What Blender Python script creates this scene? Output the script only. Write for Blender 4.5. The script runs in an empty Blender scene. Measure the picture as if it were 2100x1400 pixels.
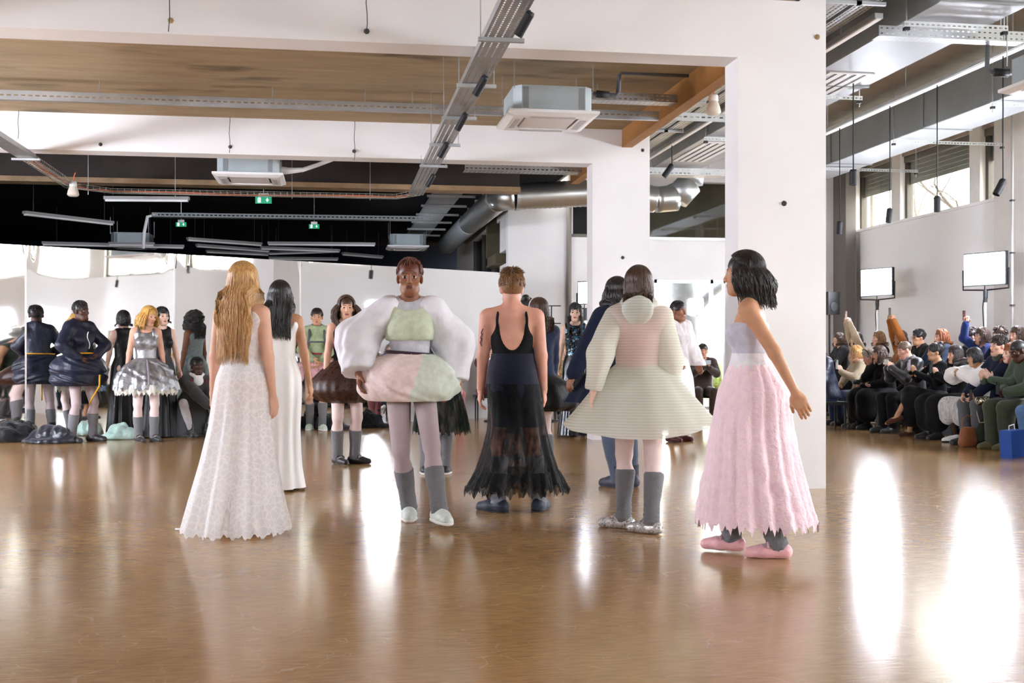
import bpy, math, random
import numpy as np
from mathutils import Vector, Matrix
random.seed(7)
RNG = np.random.default_rng(7)
SC = bpy.context.scene
COL = SC.collection
PI = math.pi

# ------------------------------------------------------------------ camera
PSI = math.radians(8.805)            # the camera looks a little to the right of the room's long axis (+Y)
CS, SN = math.cos(PSI), math.sin(PSI)
FPX, HZ, CH = 2350.0, 720.0, 1.2      # focal length and horizon in photo pixels, eye height
cam = bpy.data.cameras.new('camera')
cam.sensor_width = 36.0
cam.lens = FPX / 2100 * 36
cam.shift_y = (HZ - 700) / 2100
cam.clip_end = 300
cam_ob = bpy.data.objects.new('camera', cam)
COL.objects.link(cam_ob)
cam_ob.location = (0, 0, CH)
cam_ob.rotation_euler = (PI / 2, 0, -PSI)
SC.camera = cam_ob

# ------------------------------------------------------------------ colour management, sky
SC.view_settings.view_transform = 'Standard'
SC.view_settings.look = 'None'
SC.view_settings.exposure = 2.15
SC.view_settings.gamma = 1.0
SC.view_settings.use_curve_mapping = False
SKY = 4.5
world = bpy.data.worlds.new('overcast_sky')
SC.world = world
world.use_nodes = True
nt = world.node_tree
bgn = nt.nodes['Background']
geo = nt.nodes.new('ShaderNodeTexCoord')
sep = nt.nodes.new('ShaderNodeSeparateXYZ')
rmp = nt.nodes.new('ShaderNodeValToRGB')
rmp.color_ramp.elements[0].position = 0.0
rmp.color_ramp.elements[0].color = (1.0, 0.94, 0.85, 1)
rmp.color_ramp.elements[1].position = 0.5
rmp.color_ramp.elements[1].color = (0.92, 0.95, 1.0, 1)
nt.links.new(geo.outputs['Generated'], sep.inputs[0])
nt.links.new(sep.outputs['Z'], rmp.inputs[0])
nt.links.new(rmp.outputs[0], bgn.inputs[0])
bgn.inputs[1].default_value = SKY
PANEL_W = 42.0                       # emission strength of the light panels

# ------------------------------------------------------------------ photo-pixel helpers: a pixel plus one known plane gives a real point
def ray(px, py):
    X = (px - 1050) / FPX
    return (X * CS + SN, CS - X * SN, (HZ - py) / FPX)
def on_z(px, py, z):
    r = ray(px, py); t = (z - CH) / r[2]
    return Vector((r[0] * t, r[1] * t, z))
def on_floor(px, py): return on_z(px, py, 0.0)
def on_y(px, py, y):
    r = ray(px, py); t = y / r[1]
    return Vector((r[0] * t, y, CH + r[2] * t))
def on_x(px, py, x):
    r = ray(px, py); t = x / r[0]
    return Vector((x, r[1] * t, CH + r[2] * t))
def on_d(px, py, d):
    r = ray(px, py)
    return Vector((r[0] * d, r[1] * d, CH + r[2] * d))

# ------------------------------------------------------------------ materials
def lin(c):
    if isinstance(c, str):
        c = tuple(int(c[i:i + 2], 16) / 255 for i in (0, 2, 4))
    return tuple((x / 12.92 if x <= 0.04045 else ((x + 0.055) / 1.055) ** 2.4) for x in c[:3]) + (1,)
MATS = {}
def mat(name, col, rough=0.6, metal=0.0, spec=0.4, var=0.0, scale=8.0, stretch=(1, 1, 1), bump=0.0, bscale=40.0,
        sheen=0.0, coat=0.0, alpha=1.0, col2=None, emit=0.0, sss=0.0, trans=0.0):
    if name in MATS: return MATS[name]
    m = bpy.data.materials.new(name)
    m.use_nodes = True
    t = m.node_tree
    b = t.nodes['Principled BSDF']
    c = lin(col)
    b.inputs['Base Color'].default_value = c
    b.inputs['Roughness'].default_value = rough
    b.inputs['Metallic'].default_value = metal
    b.inputs['Specular IOR Level'].default_value = spec
    b.inputs['Coat Weight'].default_value = coat
    b.inputs['Sheen Weight'].default_value = sheen
    b.inputs['Alpha'].default_value = alpha
    if sss: 
        b.inputs['Subsurface Weight'].default_value = sss
        b.inputs['Subsurface Radius'].default_value = (0.02, 0.008, 0.004)
        b.inputs['Subsurface Scale'].default_value = 0.5
    if emit:
        b.inputs['Emission Color'].default_value = c
        b.inputs['Emission Strength'].default_value = emit
    if var or bump:
        tc = t.nodes.new('ShaderNodeTexCoord')
        mp = t.nodes.new('ShaderNodeMapping')
        mp.inputs['Scale'].default_value = stretch
        t.links.new(tc.outputs['Object'], mp.inputs[0])
    if var:
        n = t.nodes.new('ShaderNodeTexNoise')
        n.inputs['Scale'].default_value = scale
        n.inputs['Detail'].default_value = 5
        t.links.new(mp.outputs[0], n.inputs['Vector'])
        r = t.nodes.new('ShaderNodeValToRGB')
        d = lin(col2) if col2 else tuple(min(1, x * (1 + var)) for x in c[:3]) + (1,)
        e = c if col2 else tuple(x * (1 - var) for x in c[:3]) + (1,)
        r.color_ramp.elements[0].position = 0.32; r.color_ramp.elements[0].color = e
        r.color_ramp.elements[1].position = 0.68; r.color_ramp.elements[1].color = d
        t.links.new(n.outputs['Fac'], r.inputs[0])
        t.links.new(r.outputs[0], b.inputs['Base Color'])
    if bump:
        n2 = t.nodes.new('ShaderNodeTexNoise')
        n2.inputs['Scale'].default_value = bscale
        n2.inputs['Detail'].default_value = 4
        t.links.new(mp.outputs[0], n2.inputs['Vector'])
        bp = t.nodes.new('ShaderNodeBump')
        bp.inputs['Strength'].default_value = bump
        bp.inputs['Distance'].default_value = 0.02
        t.links.new(n2.outputs['Fac'], bp.inputs['Height'])
        t.links.new(bp.outputs[0], b.inputs['Normal'])
    MATS[name] = m
    return m

def floor_material():
    m = bpy.data.materials.new('polished_concrete_floor')
    m.use_nodes = True
    t = m.node_tree; L = t.links.new; N = t.nodes.new
    b = t.nodes['Principled BSDF']
    tc = N('ShaderNodeTexCoord')
    n1 = N('ShaderNodeTexNoise'); n1.inputs['Scale'].default_value = 0.5; n1.inputs['Detail'].default_value = 8
    n1.inputs['Roughness'].default_value = 0.65
    L(tc.outputs['Object'], n1.inputs['Vector'])
    r1 = N('ShaderNodeValToRGB')
    r1.color_ramp.elements[0].position = 0.3; r1.color_ramp.elements[0].color = lin('9a7447')
    r1.color_ramp.elements[1].position = 0.72; r1.color_ramp.elements[1].color = lin('b69363')
    L(n1.outputs['Fac'], r1.inputs[0])
    # fine trowel grain
    mp = N('ShaderNodeMapping'); mp.inputs['Scale'].default_value = (1.5, 9, 1); mp.inputs['Rotation'].default_value = (0, 0, 0.15)
    L(tc.outputs['Object'], mp.inputs[0])
    n2 = N('ShaderNodeTexNoise'); n2.inputs['Scale'].default_value = 6; n2.inputs['Detail'].default_value = 9
    L(mp.outputs[0], n2.inputs['Vector'])
    mx = N('ShaderNodeMix'); mx.data_type = 'RGBA'; mx.blend_type = 'OVERLAY'; mx.inputs[0].default_value = 0.45
    L(r1.outputs[0], mx.inputs[6]); L(n2.outputs['Fac'], mx.inputs[7])
    out = mx.outputs[2]
    # scratches: thin warped cell edges, broken up
    for sc, thr, seed in ((0.9, 0.0035, 1.3), (1.7, 0.004, 7.7), (3.1, 0.005, 3.1)):
        wn = N('ShaderNodeTexNoise'); wn.inputs['Scale'].default_value = 1.1 * sc; wn.inputs['Detail'].default_value = 2
        L(tc.outputs['Object'], wn.inputs['Vector'])
        va = N('ShaderNodeVectorMath'); va.operation = 'MULTIPLY_ADD'
        va.inputs[1].default_value = (1.6, 1.6, 0); va.inputs[2].default_value = (seed, seed * 2, 0)
        L(wn.outputs['Color'], va.inputs[0])
        ad = N('ShaderNodeVectorMath'); ad.operation = 'ADD'
        L(tc.outputs['Object'], ad.inputs[0]); L(va.outputs[0], ad.inputs[1])
        vo = N('ShaderNodeTexVoronoi'); vo.feature = 'DISTANCE_TO_EDGE'; vo.inputs['Scale'].default_value = sc
        L(ad.outputs[0], vo.inputs['Vector'])
        lt = N('ShaderNodeMath'); lt.operation = 'LESS_THAN'; lt.inputs[1].default_value = thr * sc
        L(vo.outputs['Distance'], lt.inputs[0])
        bn = N('ShaderNodeTexNoise'); bn.inputs['Scale'].default_value = 2.3 * sc; bn.inputs['Detail'].default_value = 3
        L(ad.outputs[0], bn.inputs['Vector'])
        gt = N('ShaderNodeMapRange'); gt.inputs[1].default_value = 0.52; gt.inputs[2].default_value = 0.66
        L(bn.outputs['Fac'], gt.inputs[0])
        mu = N('ShaderNodeMath'); mu.operation = 'MULTIPLY'
        L(lt.outputs[0], mu.inputs[0]); L(gt.outputs[0], mu.inputs[1])
        mu2 = N('ShaderNodeMath'); mu2.operation = 'MULTIPLY'; mu2.inputs[1].default_value = 0.5
        L(mu.outputs[0], mu2.inputs[0])
        m2 = N('ShaderNodeMix'); m2.data_type = 'RGBA'; m2.inputs[7].default_value = lin('cdb48e')
        L(mu2.outputs[0], m2.inputs[0]); L(out, m2.inputs[6])
        out = m2.outputs[2]
    L(out, b.inputs['Base Color'])
    rr = N('ShaderNodeMapRange'); rr.inputs[3].default_value = 0.11; rr.inputs[4].default_value = 0.23
    L(n2.outputs['Fac'], rr.inputs[0]); L(rr.outputs[0], b.inputs['Roughness'])
    b.inputs['Specular IOR Level'].default_value = 0.62
    bp = N('ShaderNodeBump'); bp.inputs['Strength'].default_value = 0.05; bp.inputs['Distance'].default_value = 0.01
    L(n2.outputs['Fac'], bp.inputs['Height']); L(bp.outputs[0], b.inputs['Normal'])
    return m

def concrete_material(name, ca, cb, stain=0.5):
    m = bpy.data.materials.new(name); m.use_nodes = True
    t = m.node_tree; L = t.links.new; N = t.nodes.new
    b = t.nodes['Principled BSDF']; b.inputs['Roughness'].default_value = 0.85; b.inputs['Specular IOR Level'].default_value = 0.2
    tc = N('ShaderNodeTexCoord')
    mp = N('ShaderNodeMapping'); mp.inputs['Scale'].default_value = (0.5, 3.2, 1)
    L(tc.outputs['Object'], mp.inputs[0])
    n = N('ShaderNodeTexNoise'); n.inputs['Scale'].default_value = 2.0; n.inputs['Detail'].default_value = 10; n.inputs['Roughness'].default_value = 0.7
    L(mp.outputs[0], n.inputs['Vector'])
    r = N('ShaderNodeValToRGB')
    r.color_ramp.elements[0].position = 0.3; r.color_ramp.elements[0].color = lin(ca)
    r.color_ramp.elements[1].position = 0.7; r.color_ramp.elements[1].color = lin(cb)
    L(n.outputs['Fac'], r.inputs[0])
    mp2 = N('ShaderNodeMapping'); mp2.inputs['Scale'].default_value = (0.55, 1.5, 1)
    L(tc.outputs['Object'], mp2.inputs[0])
    n2 = N('ShaderNodeTexNoise'); n2.inputs['Scale'].default_value = 1.1; n2.inputs['Detail'].default_value = 3
    L(mp2.outputs[0], n2.inputs['Vector'])
    mr = N('ShaderNodeMapRange'); mr.inputs[1].default_value = 0.60; mr.inputs[2].default_value = 0.74; mr.inputs[4].default_value = stain
    L(n2.outputs['Fac'], mr.inputs[0])
    mx = N('ShaderNodeMix'); mx.data_type = 'RGBA'; mx.inputs[7].default_value = lin('3a3026')
    L(mr.outputs[0], mx.inputs[0]); L(r.outputs[0], mx.inputs[6])
    L(mx.outputs[2], b.inputs['Base Color'])
    return m

def glass_material():
    m = bpy.data.materials.new('window_glass'); m.use_nodes = True
    t = m.node_tree
    t.nodes.remove(t.nodes['Principled BSDF'])
    tr = t.nodes.new('ShaderNodeBsdfTransparent'); gl = t.nodes.new('ShaderNodeBsdfGlossy'); mx = t.nodes.new('ShaderNodeMixShader')
    gl.inputs['Roughness'].default_value = 0.03
    tr.inputs[0].default_value = (0.95, 0.97, 0.96, 1)
    mx.inputs[0].default_value = 0.07
    t.links.new(tr.outputs[0], mx.inputs[1]); t.links.new(gl.outputs[0], mx.inputs[2])
    t.links.new(mx.outputs[0], t.nodes['Material Output'].inputs[0])
    return m

# ------------------------------------------------------------------ mesh building
class MB:
    def __init__(s): s.v = []; s.f = []; s.mi = []; s.n = 0
    def add(s, v, f, mi=0):
        o = s.n
        s.v.extend([tuple(p) for p in v]); s.n += len(v)
        s.f.extend([tuple(i + o for i in q) for q in f]); s.mi.extend([mi] * len(f))
        return s
    def box(s, c, d, R=None, mi=0):
        x, y, z = d[0] / 2, d[1] / 2, d[2] / 2
        P = [Vector((i * x, j * y, k * z)) for i in (-1, 1) for j in (-1, 1) for k in (-1, 1)]
        if R is not None: P = [R @ p for p in P]
        c = Vector(c)
        return s.add([c + p for p in P], [(0, 1, 3, 2), (4, 6, 7, 5), (0, 4, 5, 1), (2, 3, 7, 6), (0, 2, 6, 4), (1, 5, 7, 3)], mi)
    def b2(s, lo, hi, mi=0):
        return s.box([(a + b) / 2 for a, b in zip(lo, hi)], [abs(b - a) for a, b in zip(lo, hi)], None, mi)
    def tube(s, pts, r, n=8, mi=0, cap=True, up=None):
        pts = [Vector(p) for p in pts]
        rs = r if isinstance(r, (list, tuple)) else [r] * len(pts)
        V = []; F = []
        u = None
        for i, p in enumerate(pts):
            d = (pts[min(i + 1, len(pts) - 1)] - pts[max(i - 1, 0)])
            if d.length < 1e-9: d = Vector((0, 0, 1))
            d.normalize()
            if u is None:
                u = d.cross(Vector((0, 0, 1)) if abs(d.z) < 0.9 else Vector((1, 0, 0))).normalized()
            else:
                u = (u - d * u.dot(d)).normalized()
            w = d.cross(u)
            for k in range(n):
                a = 2 * PI * k / n
                V.append(p + (u * math.cos(a) + w * math.sin(a)) * rs[i])
        for i in range(len(pts) - 1):
            for k in range(n):
                k2 = (k + 1) % n
                F.append((i * n + k, i * n + k2, (i + 1) * n + k2, (i + 1) * n + k))
        if cap:
            F.append(tuple(range(n - 1, -1, -1))); F.append(tuple((len(pts) - 1) * n + k for k in range(n)))
        return s.add(V, F, mi)
    def lathe(s, prof, n=24, c=(0, 0, 0), R=None, mi=0):
        V = []; F = []
        for r, z in prof:
            for k in range(n):
                a = 2 * PI * k / n
                p = Vector((r * math.cos(a), r * math.sin(a), z))
                if R is not None: p = R @ p
                V.append(p + Vector(c))
        for i in range(len(prof) - 1):
            for k in range(n):
                k2 = (k + 1) % n
                F.append((i * n + k, i * n + k2, (i + 1) * n + k2, (i + 1) * n + k))
        return s.add(V, F, mi)
    def prism(s, poly, h, M, mi=0):
        """poly in 2D extruded by h along local z, placed by matrix M"""
        n = len(poly)
        V = [M @ Vector((x, y, 0)) for x, y in poly] + [M @ Vector((x, y, h)) for x, y in poly]
        F = [tuple(range(n - 1, -1, -1)), tuple(range(n, 2 * n))] + [(i, (i + 1) % n, n + (i + 1) % n, n + i) for i in range(n)]
        return s.add(V, F, mi)
    def build(s, name, mats, parent=None, smooth=False, loc=None):
        me = bpy.data.meshes.new(name)
        me.from_pydata(s.v, [], s.f)
        mats = mats if isinstance(mats, (list, tuple)) else [mats]
        for m in mats: me.materials.append(m)
        if any(s.mi): me.polygons.foreach_set('material_index', s.mi)
        if smooth: me.polygons.foreach_set('use_smooth', [True] * len(me.polygons))
        me.update()
        o = bpy.data.objects.new(name, me)
        COL.objects.link(o)
        if parent is not None: o.parent = parent
        if loc is not None: o.location = loc
        return o
def raw(name, V, F, mats, parent=None, smooth=True, mi=None):
    me = bpy.data.meshes.new(name)
    V = np.asarray(V, dtype=np.float32); 
    if isinstance(F, np.ndarray) and F.ndim == 2:
        k = F.shape[1]; nf = len(F)
        me.vertices.add(len(V)); me.vertices.foreach_set('co', V.ravel())
        me.loops.add(nf * k); me.loops.foreach_set('vertex_index', F.astype(np.int32).ravel())
        me.polygons.add(nf); me.polygons.foreach_set('loop_start', np.arange(0, nf * k, k, dtype=np.int32))
        me.polygons.foreach_set('loop_total', np.full(nf, k, dtype=np.int32))
    else:
        me.from_pydata(V.tolist(), [], F)
    for m in (mats if isinstance(mats, (list, tuple)) else [mats]): me.materials.append(m)
    if mi is not None: me.polygons.foreach_set('material_index', np.asarray(mi, dtype=np.int32))
    if smooth: me.polygons.foreach_set('use_smooth', np.ones(len(me.polygons), dtype=bool))
    me.update(calc_edges=True)
    me.validate()
    o = bpy.data.objects.new(name, me); COL.objects.link(o)
    if parent is not None: o.parent = parent
    return o
def tag(o, label, cat, group=None):
    o['label'] = label; o['category'] = cat
    if group: o['group'] = group
    return o
def thing(name, label, cat, loc=(0, 0, 0), rz=0.0, group=None):
    o = bpy.data.objects.new(name, None); COL.objects.link(o)
    o.location = loc; o.rotation_euler = (0, 0, rz); o.empty_display_size = 0.1
    return tag(o, label, cat, group)
def struct(o, label=None):
    o['kind'] = 'structure'
    if label: o['label'] = label
    return o
def copy_tree(o, parent=None):
    c = o.copy(); COL.objects.link(c)
    if parent is not None: c.parent = parent
    for ch in list(o.children): copy_tree(ch, c)
    return c
# ================================================================== setting
M_WHITE = mat('white_paint', 'e3e0de', 0.75, var=0.03, scale=1.5, bump=0.04, bscale=30, spec=0.25)
M_BOARD = mat('white_board', 'eeecea', 0.6, var=0.02, scale=0.8, spec=0.3)
M_PIER = mat('off_white_plaster', 'd9d3cb', 0.8, var=0.06, scale=2.2, spec=0.2)
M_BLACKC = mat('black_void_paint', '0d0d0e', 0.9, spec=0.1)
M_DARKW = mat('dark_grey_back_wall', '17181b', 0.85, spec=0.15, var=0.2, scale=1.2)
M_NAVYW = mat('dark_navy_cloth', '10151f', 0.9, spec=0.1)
M_GALV = mat('galvanised_steel', 'b9bcbc', 0.38, metal=0.85, var=0.12, scale=3.0)
M_GALVD = mat('dull_duct_steel', '8a8f8f', 0.5, metal=0.2, var=0.10, scale=1.6)
M_DUCT_UNDER = mat('pale_duct_panel', '9fa1a2', 0.42, metal=0.35, var=0.06, scale=1.0)
M_TRAY = mat('tray_steel', 'a9aaa8', 0.42, metal=0.75, var=0.08, scale=5)
M_BLACK = mat('black_metal', '17171a', 0.5, spec=0.4)
M_DGREY = mat('dark_grey_metal', '3a3c3e', 0.5, metal=0.3)
M_FRAME = mat('grey_window_frame', '6d685f', 0.6)
M_FRAME2 = mat('dark_window_frame', '4a443c', 0.6)
M_CONC = concrete_material('brown_stained_concrete_ceiling', '8b795c', 'a89274', 0.85)
M_CONC_R = concrete_material('grey_beige_concrete_ceiling', 'b3a89b', 'c6bbad', 0.35)
M_CONC_D = concrete_material('dark_concrete_back_wall', '4a4434', '5e5643', 0.5)
M_CONC_F = concrete_material('rusty_plaster', '8f8377', 'b3a597', 0.45)
M_ORANGE = mat('orange_timber', '9a6a35', 0.7, var=0.15, scale=3, stretch=(6, 0.6, 1))
M_DBROWN = mat('dark_brown_steel', '2b221d', 0.75, var=0.2, scale=3)
M_TAN = mat('tan_flange', '8d7355', 0.7, var=0.2, scale=4)
M_GLASS = glass_material()
M_PLASTIC = mat('white_plastic', 'e8e6e3', 0.45)
M_CASE = mat('pale_grey_unit_case', 'aeb8ba', 0.45, metal=0.25, var=0.05, scale=4)
M_PAVE = mat('pale_pavement', '9b948a', 0.9, var=0.1, scale=1)
M_HEDGE = mat('hedge_green', '5d7040', 0.9, var=0.4, scale=14)
M_BARK = mat('bark_grey', '4c443c', 0.95, var=0.2, scale=9)
M_CHROME = mat('bare_spiral_steel', 'c4c4c0', 0.3, metal=0.95, var=0.06, scale=2)

BH = 3.74                              # underside of the white beams
SLAB = 4.25
SLR = SLAB - .022                       # hangers stop just under the slab
Y1, Y2 = 9.49, 15.16                   # front faces of the two white frames
CX0, CX1 = 3.45, 4.25
XW = 10.8                              # right wall
YB = 22.8                              # back wall
XL, YF = -10.0, -6.0

fl = MB().b2((XL - 0.5, YF - 0.5, -0.2), (XW + 0.6, 34, 0)).build('floor', floor_material())
struct(fl, 'polished tan concrete floor')
# white frames: beam and column of one plane
def frame(n, y, t):
    b = MB().b2((XL, y, BH), (CX1, y + t, SLAB + 0.25)).build('trim_%d' % n, M_WHITE)
    struct(b, 'white painted beam across the room')
    c = MB().b2((CX0, y, 0), (CX1, y + t, BH)).build('wall_column_%d' % n, M_WHITE)
    struct(c, 'white square column under the beam')
    return b, c
frame(1, Y1, 0.34); frame(2, Y2, 0.34)
# small bolts and plaster chips on the beam faces
M_CHIP = mat('bare_plaster_chip', 'a58c68', 0.9)
for px, py, y in ((350, 42, Y1), (752, 64, Y1), (1676, 76, Y1), (206, 296, Y2), (472, 301, Y2), (726, 310, Y2), (1318, 308, Y2),
                  (1608, 417, Y1), (1277, 528, Y2)):
    p = on_y(px, py, y)
    mb = MB(); 
    R = Matrix.Rotation(PI / 2, 3, 'X')
    mb.lathe([(0.0, 0.03), (0.012, 0.03), (0.016, 0.018), (0.022, 0.012), (0.026, -0.002)], 7, p, R)
    o = mb.build('anchor_bolt', M_CHIP if px in (350, 1676) else M_DGREY, smooth=True)
    tag(o, {350: 'broken plug of plaster on the front beam at upper left', 752: 'dark anchor bolt on the front beam above the empty ceiling',
            1676: 'chipped anchor hole high on the near white column', 206: 'dark anchor on the second beam at far left',
            472: 'dark anchor on the second beam above the far air conditioner', 726: 'dark anchor on the second beam left of the cable tray',
            1318: 'small anchor on the top right corner of the second frame', 1608: 'small anchor halfway up the near white column',
            1277: 'small anchor on the far white column above the heads'}[px], 'bolt')
# thin wires hanging down the beam faces
for px, y, z0, z1, lab in ((347, Y1, 4.5, 3.75, 'thin wire dangling down the front beam at upper left'), (752, Y1, 4.3, 3.8, 'thin wire on the front beam at centre'),
                      (38, Y2, 4.25, 3.86, 'thin wire on the second beam at far left'), (471, Y2, 4.25, 3.75, 'thin wire above the far air conditioner'),
                      (727, Y2, 4.25, 3.7, 'thin wire on the second beam beside the cable tray')):
    p = on_y(px, 300, y - 0.02)
    pts = [(p.x + 0.006 * math.sin(k * 1.7), p.y - 0.01, z0 + (z1 - z0) * k / 6) for k in range(7)]
    tag(MB().tube(pts, 0.004, 5).build('hanging_wire', M_DGREY), lab, 'wire')

# slabs
o = MB().b2((XL, YF, SLAB), (CX1 - 0.25, 18.6, SLAB + 0.25)).build('ceiling', M_CONC); struct(o, 'brown stained concrete ceiling')
o = MB().b2((CX1 - 0.25, YF, 5.4), (XW + 0.5, YB + 0.3, 5.65)).build('ceiling_right', M_CONC_R); struct(o, 'grey concrete ceiling over the right bay')
o = MB().b2((CX1 - 0.29, YF, SLAB + 0.0), (CX1 - 0.25, 22, 5.45)).build('trim_slab_edge', M_CONC_R); struct(o)
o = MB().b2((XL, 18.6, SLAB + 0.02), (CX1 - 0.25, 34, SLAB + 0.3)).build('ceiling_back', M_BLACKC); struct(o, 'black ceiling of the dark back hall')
o = MB().b2((3.86, Y1 + 0.34, 3.97), (4.0, Y2, SLAB)).build('trim_timber', M_ORANGE); struct(o, 'orange timber downstand at the slab edge')
o = MB().b2((3.86, Y2 + 0.34, 3.97), (4.0, 18.6, SLAB)).build('trim_timber_2', M_ORANGE); struct(o)
# brown step of the slab above the slotted channel
o = MB().b2((XL, 14.2, SLAB - 0.04), (3.86, Y2, SLAB)).build('trim_ceiling_step', M_CONC); struct(o)
# dark steel beam and its tan flange beyond the second frame
o = MB().b2((XL, 18.55, 3.88), (3.0, 18.7, SLAB + 0.02)).build('trim_dark_beam', M_DBROWN); struct(o, 'dark brown steel beam')
o = MB().b2((XL, 18.45, 3.80), (3.0, 18.8, 3.88)).build('trim_tan_flange', M_TAN); struct(o)
# back hall
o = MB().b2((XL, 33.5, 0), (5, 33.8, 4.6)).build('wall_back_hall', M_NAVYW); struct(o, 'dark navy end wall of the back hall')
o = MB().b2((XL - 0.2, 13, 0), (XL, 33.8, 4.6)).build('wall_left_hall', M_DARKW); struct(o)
# left wall and wall behind the camera
o = MB().b2((XL - 0.2, YF, 0), (XL, 13, 4.6)).build('wall_left', M_BOARD); struct(o, 'white left wall outside the view')
o = MB().b2((XL - 0.2, YF - 0.2, 0), (XW + 0.5, YF, 5.6)).build('wall_front', M_BOARD); struct(o, 'white wall behind the camera')
# side wall of the back hall with a dark window (faces left)
XH = 3.45
mb = MB(); yA, yB_ = YB + .25, 32.5
mb.b2((XH, yA, 0), (XH + 0.2, yB_, 2.75)); mb.b2((XH, yA, 3.95), (XH + 0.2, yB_, 4.3))
mb.b2((XH, yA, 2.75), (XH + 0.2, yA + 0.9, 3.95)); mb.b2((XH, 28.6, 2.75), (XH + 0.2, yB_, 3.95))
o = mb.build('wall_hall_side', M_PIER); struct(o, 'grey white side wall of the back hall')
mb = MB(); mb.b2((XH + 0.06, yA + 0.9, 2.75), (XH + 0.08, 28.6, 3.95)); o = mb.build('window_1', mat('dark_glass', '1a1a1a', 0.15, spec=0.5)); struct(o, 'dark window in the hall side wall')
for y in (yA + 0.95, 25.2, 26.9, 28.55):
    MB().b2((XH + 0.0, y - 0.04, 2.75), (XH + 0.06, y + 0.04, 3.95)).build('mullion', M_FRAME2, o)

# back wall with a strip window and a glazed door
dx0, dx1 = on_y(1342, 700, YB).x, on_y(1492, 700, YB).x
sx0 = dx0 - 0.25
wz0, wz1 = on_y(1400, 487, YB).z, on_y(1400, 372, YB).z
dz = on_y(1400, 573, YB).z
xb1 = on_y(1718, 700, YB).x
gx0, gx1 = on_y(1175, 700, YB).x, on_y(1230, 700, YB).x
gz0, gz1 = on_y(1190, 480, YB).z, on_y(1190, 405, YB).z
mb = MB()
mb.b2((XH, YB, 0), (gx0, YB + 0.25, 5.4)); mb.b2((gx0, YB, 0), (gx1, YB + 0.25, gz0)); mb.b2((gx0, YB, gz1), (gx1, YB + 0.25, 5.4))
mb.b2((gx1, YB, 0), (sx0, YB + 0.25, 5.4))
mb.b2((sx0, YB, dz), (XW + 0.4, YB + 0.25, wz0)); mb.b2((sx0, YB, wz1), (XW + 0.4, YB + 0.25, 5.4))
mb.b2((sx0, YB, 0), (dx0, YB + 0.25, dz)); mb.b2((dx1, YB, 0), (XW + 0.4, YB + 0.25, dz))
mb.b2((dx1 + 0.2, YB, wz0), (XW + 0.4, YB + 0.25, wz1))
wb = mb.build('wall_back', M_WHITE); struct(wb, 'white back wall with door and strip window')
o = MB().b2((gx0, YB + 0.12, gz0), (gx1, YB + 0.14, gz1)).build('window_2', mat('dark_glass', '1a1a1a', 0.15)); struct(o, 'small dark window beside the far column')
MB().b2((gx0 - 0.05, YB - 0.03, gz0 - 0.06), (gx1, YB + 0.1, gz0)).build('window_sill', M_FRAME, o)
# strip window: looks on to dark concrete outside
o = MB().b2((sx0, YB + 0.12, wz0), (dx1 + 0.2, YB + 0.13, wz1)).build('window_3', M_GLASS); struct(o, 'strip window high in the back wall')
MB().b2((sx0, YB - 0.05, wz0 - 0.06), (dx1 + 0.2, YB + 0.1, wz0)).build('window_sill', M_GALV, o)
cw = MB().b2((sx0 - 3, YB + 1.6, wz0 - 0.5), (dx1 + 4, YB + 1.8, 6.0)).build('wall_outer_concrete', M_CONC_D); struct(cw, 'dark concrete upstand outside the strip window')
cl = MB().b2((sx0 - 3, YB + 0.2, 4.85), (dx1 + 4, YB + 1.9, 5.0)).build('ceiling_canopy', M_CONC_D); struct(cl)
cl = MB().b2((sx0 - 3, YB + 0.26, wz0 - 0.55), (dx1 + 4, YB + 1.8, wz0 - 0.35)).build('trim_canopy', M_CONC_D); struct(cl)
# glazed door
o = MB().b2((dx0, YB + 0.1, 0.05), (dx1, YB + 0.115, dz)).build('door_1', M_GLASS); struct(o, 'glazed door in the back wall')
for a, b in (((dx0, 0), (dx1, 0.06)), ((dx0, dz - 0.07), (dx1, dz)), ((dx0, 0), (dx0 + 0.07, dz)), ((dx1 - 0.07, 0), (dx1, dz)), ((dx1 - 0.35, 0), (dx1 - 0.29, dz))):
    MB().b2((a[0], YB + 0.05, a[1]), (b[0], YB + 0.16, b[1])).build('door_frame', M_GALV, o)
# vertical dark joint / pipe beside the far column
p = on_y(1166, 600, YB)
tag(MB().tube([(p.x, YB - 0.06, 0.0), (p.x, YB - 0.06, 5.2)], 0.05, 10).build('drain_pipe', mat('taupe_pipe', '847c74', 0.6), smooth=True), 'tall taupe pipe on the white wall left of the far column', 'pipe')

# ---------------- right wall: white board below, windows between piers above
ZP = on_x(1756, 479, XW).z            # top of the white board, about 3.7 m
ZT = 4.95
bp = MB()
bp.b2((XW - 0.08, 8.0, 0), (XW, YB - 0.3, ZP)).build
o = MB().b2((XW - 0.08, 7.9, 0), (XW, YB - 0.35, ZP)).build('wall_right', M_BOARD); struct(o, 'long white boarded right wall')
o = MB().b2((XW - 0.12, 7.9, ZP), (XW + 0.1, YB - 0.35, ZP + 0.05)).build('trim_wall_ledge', M_BOARD); struct(o)
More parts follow.
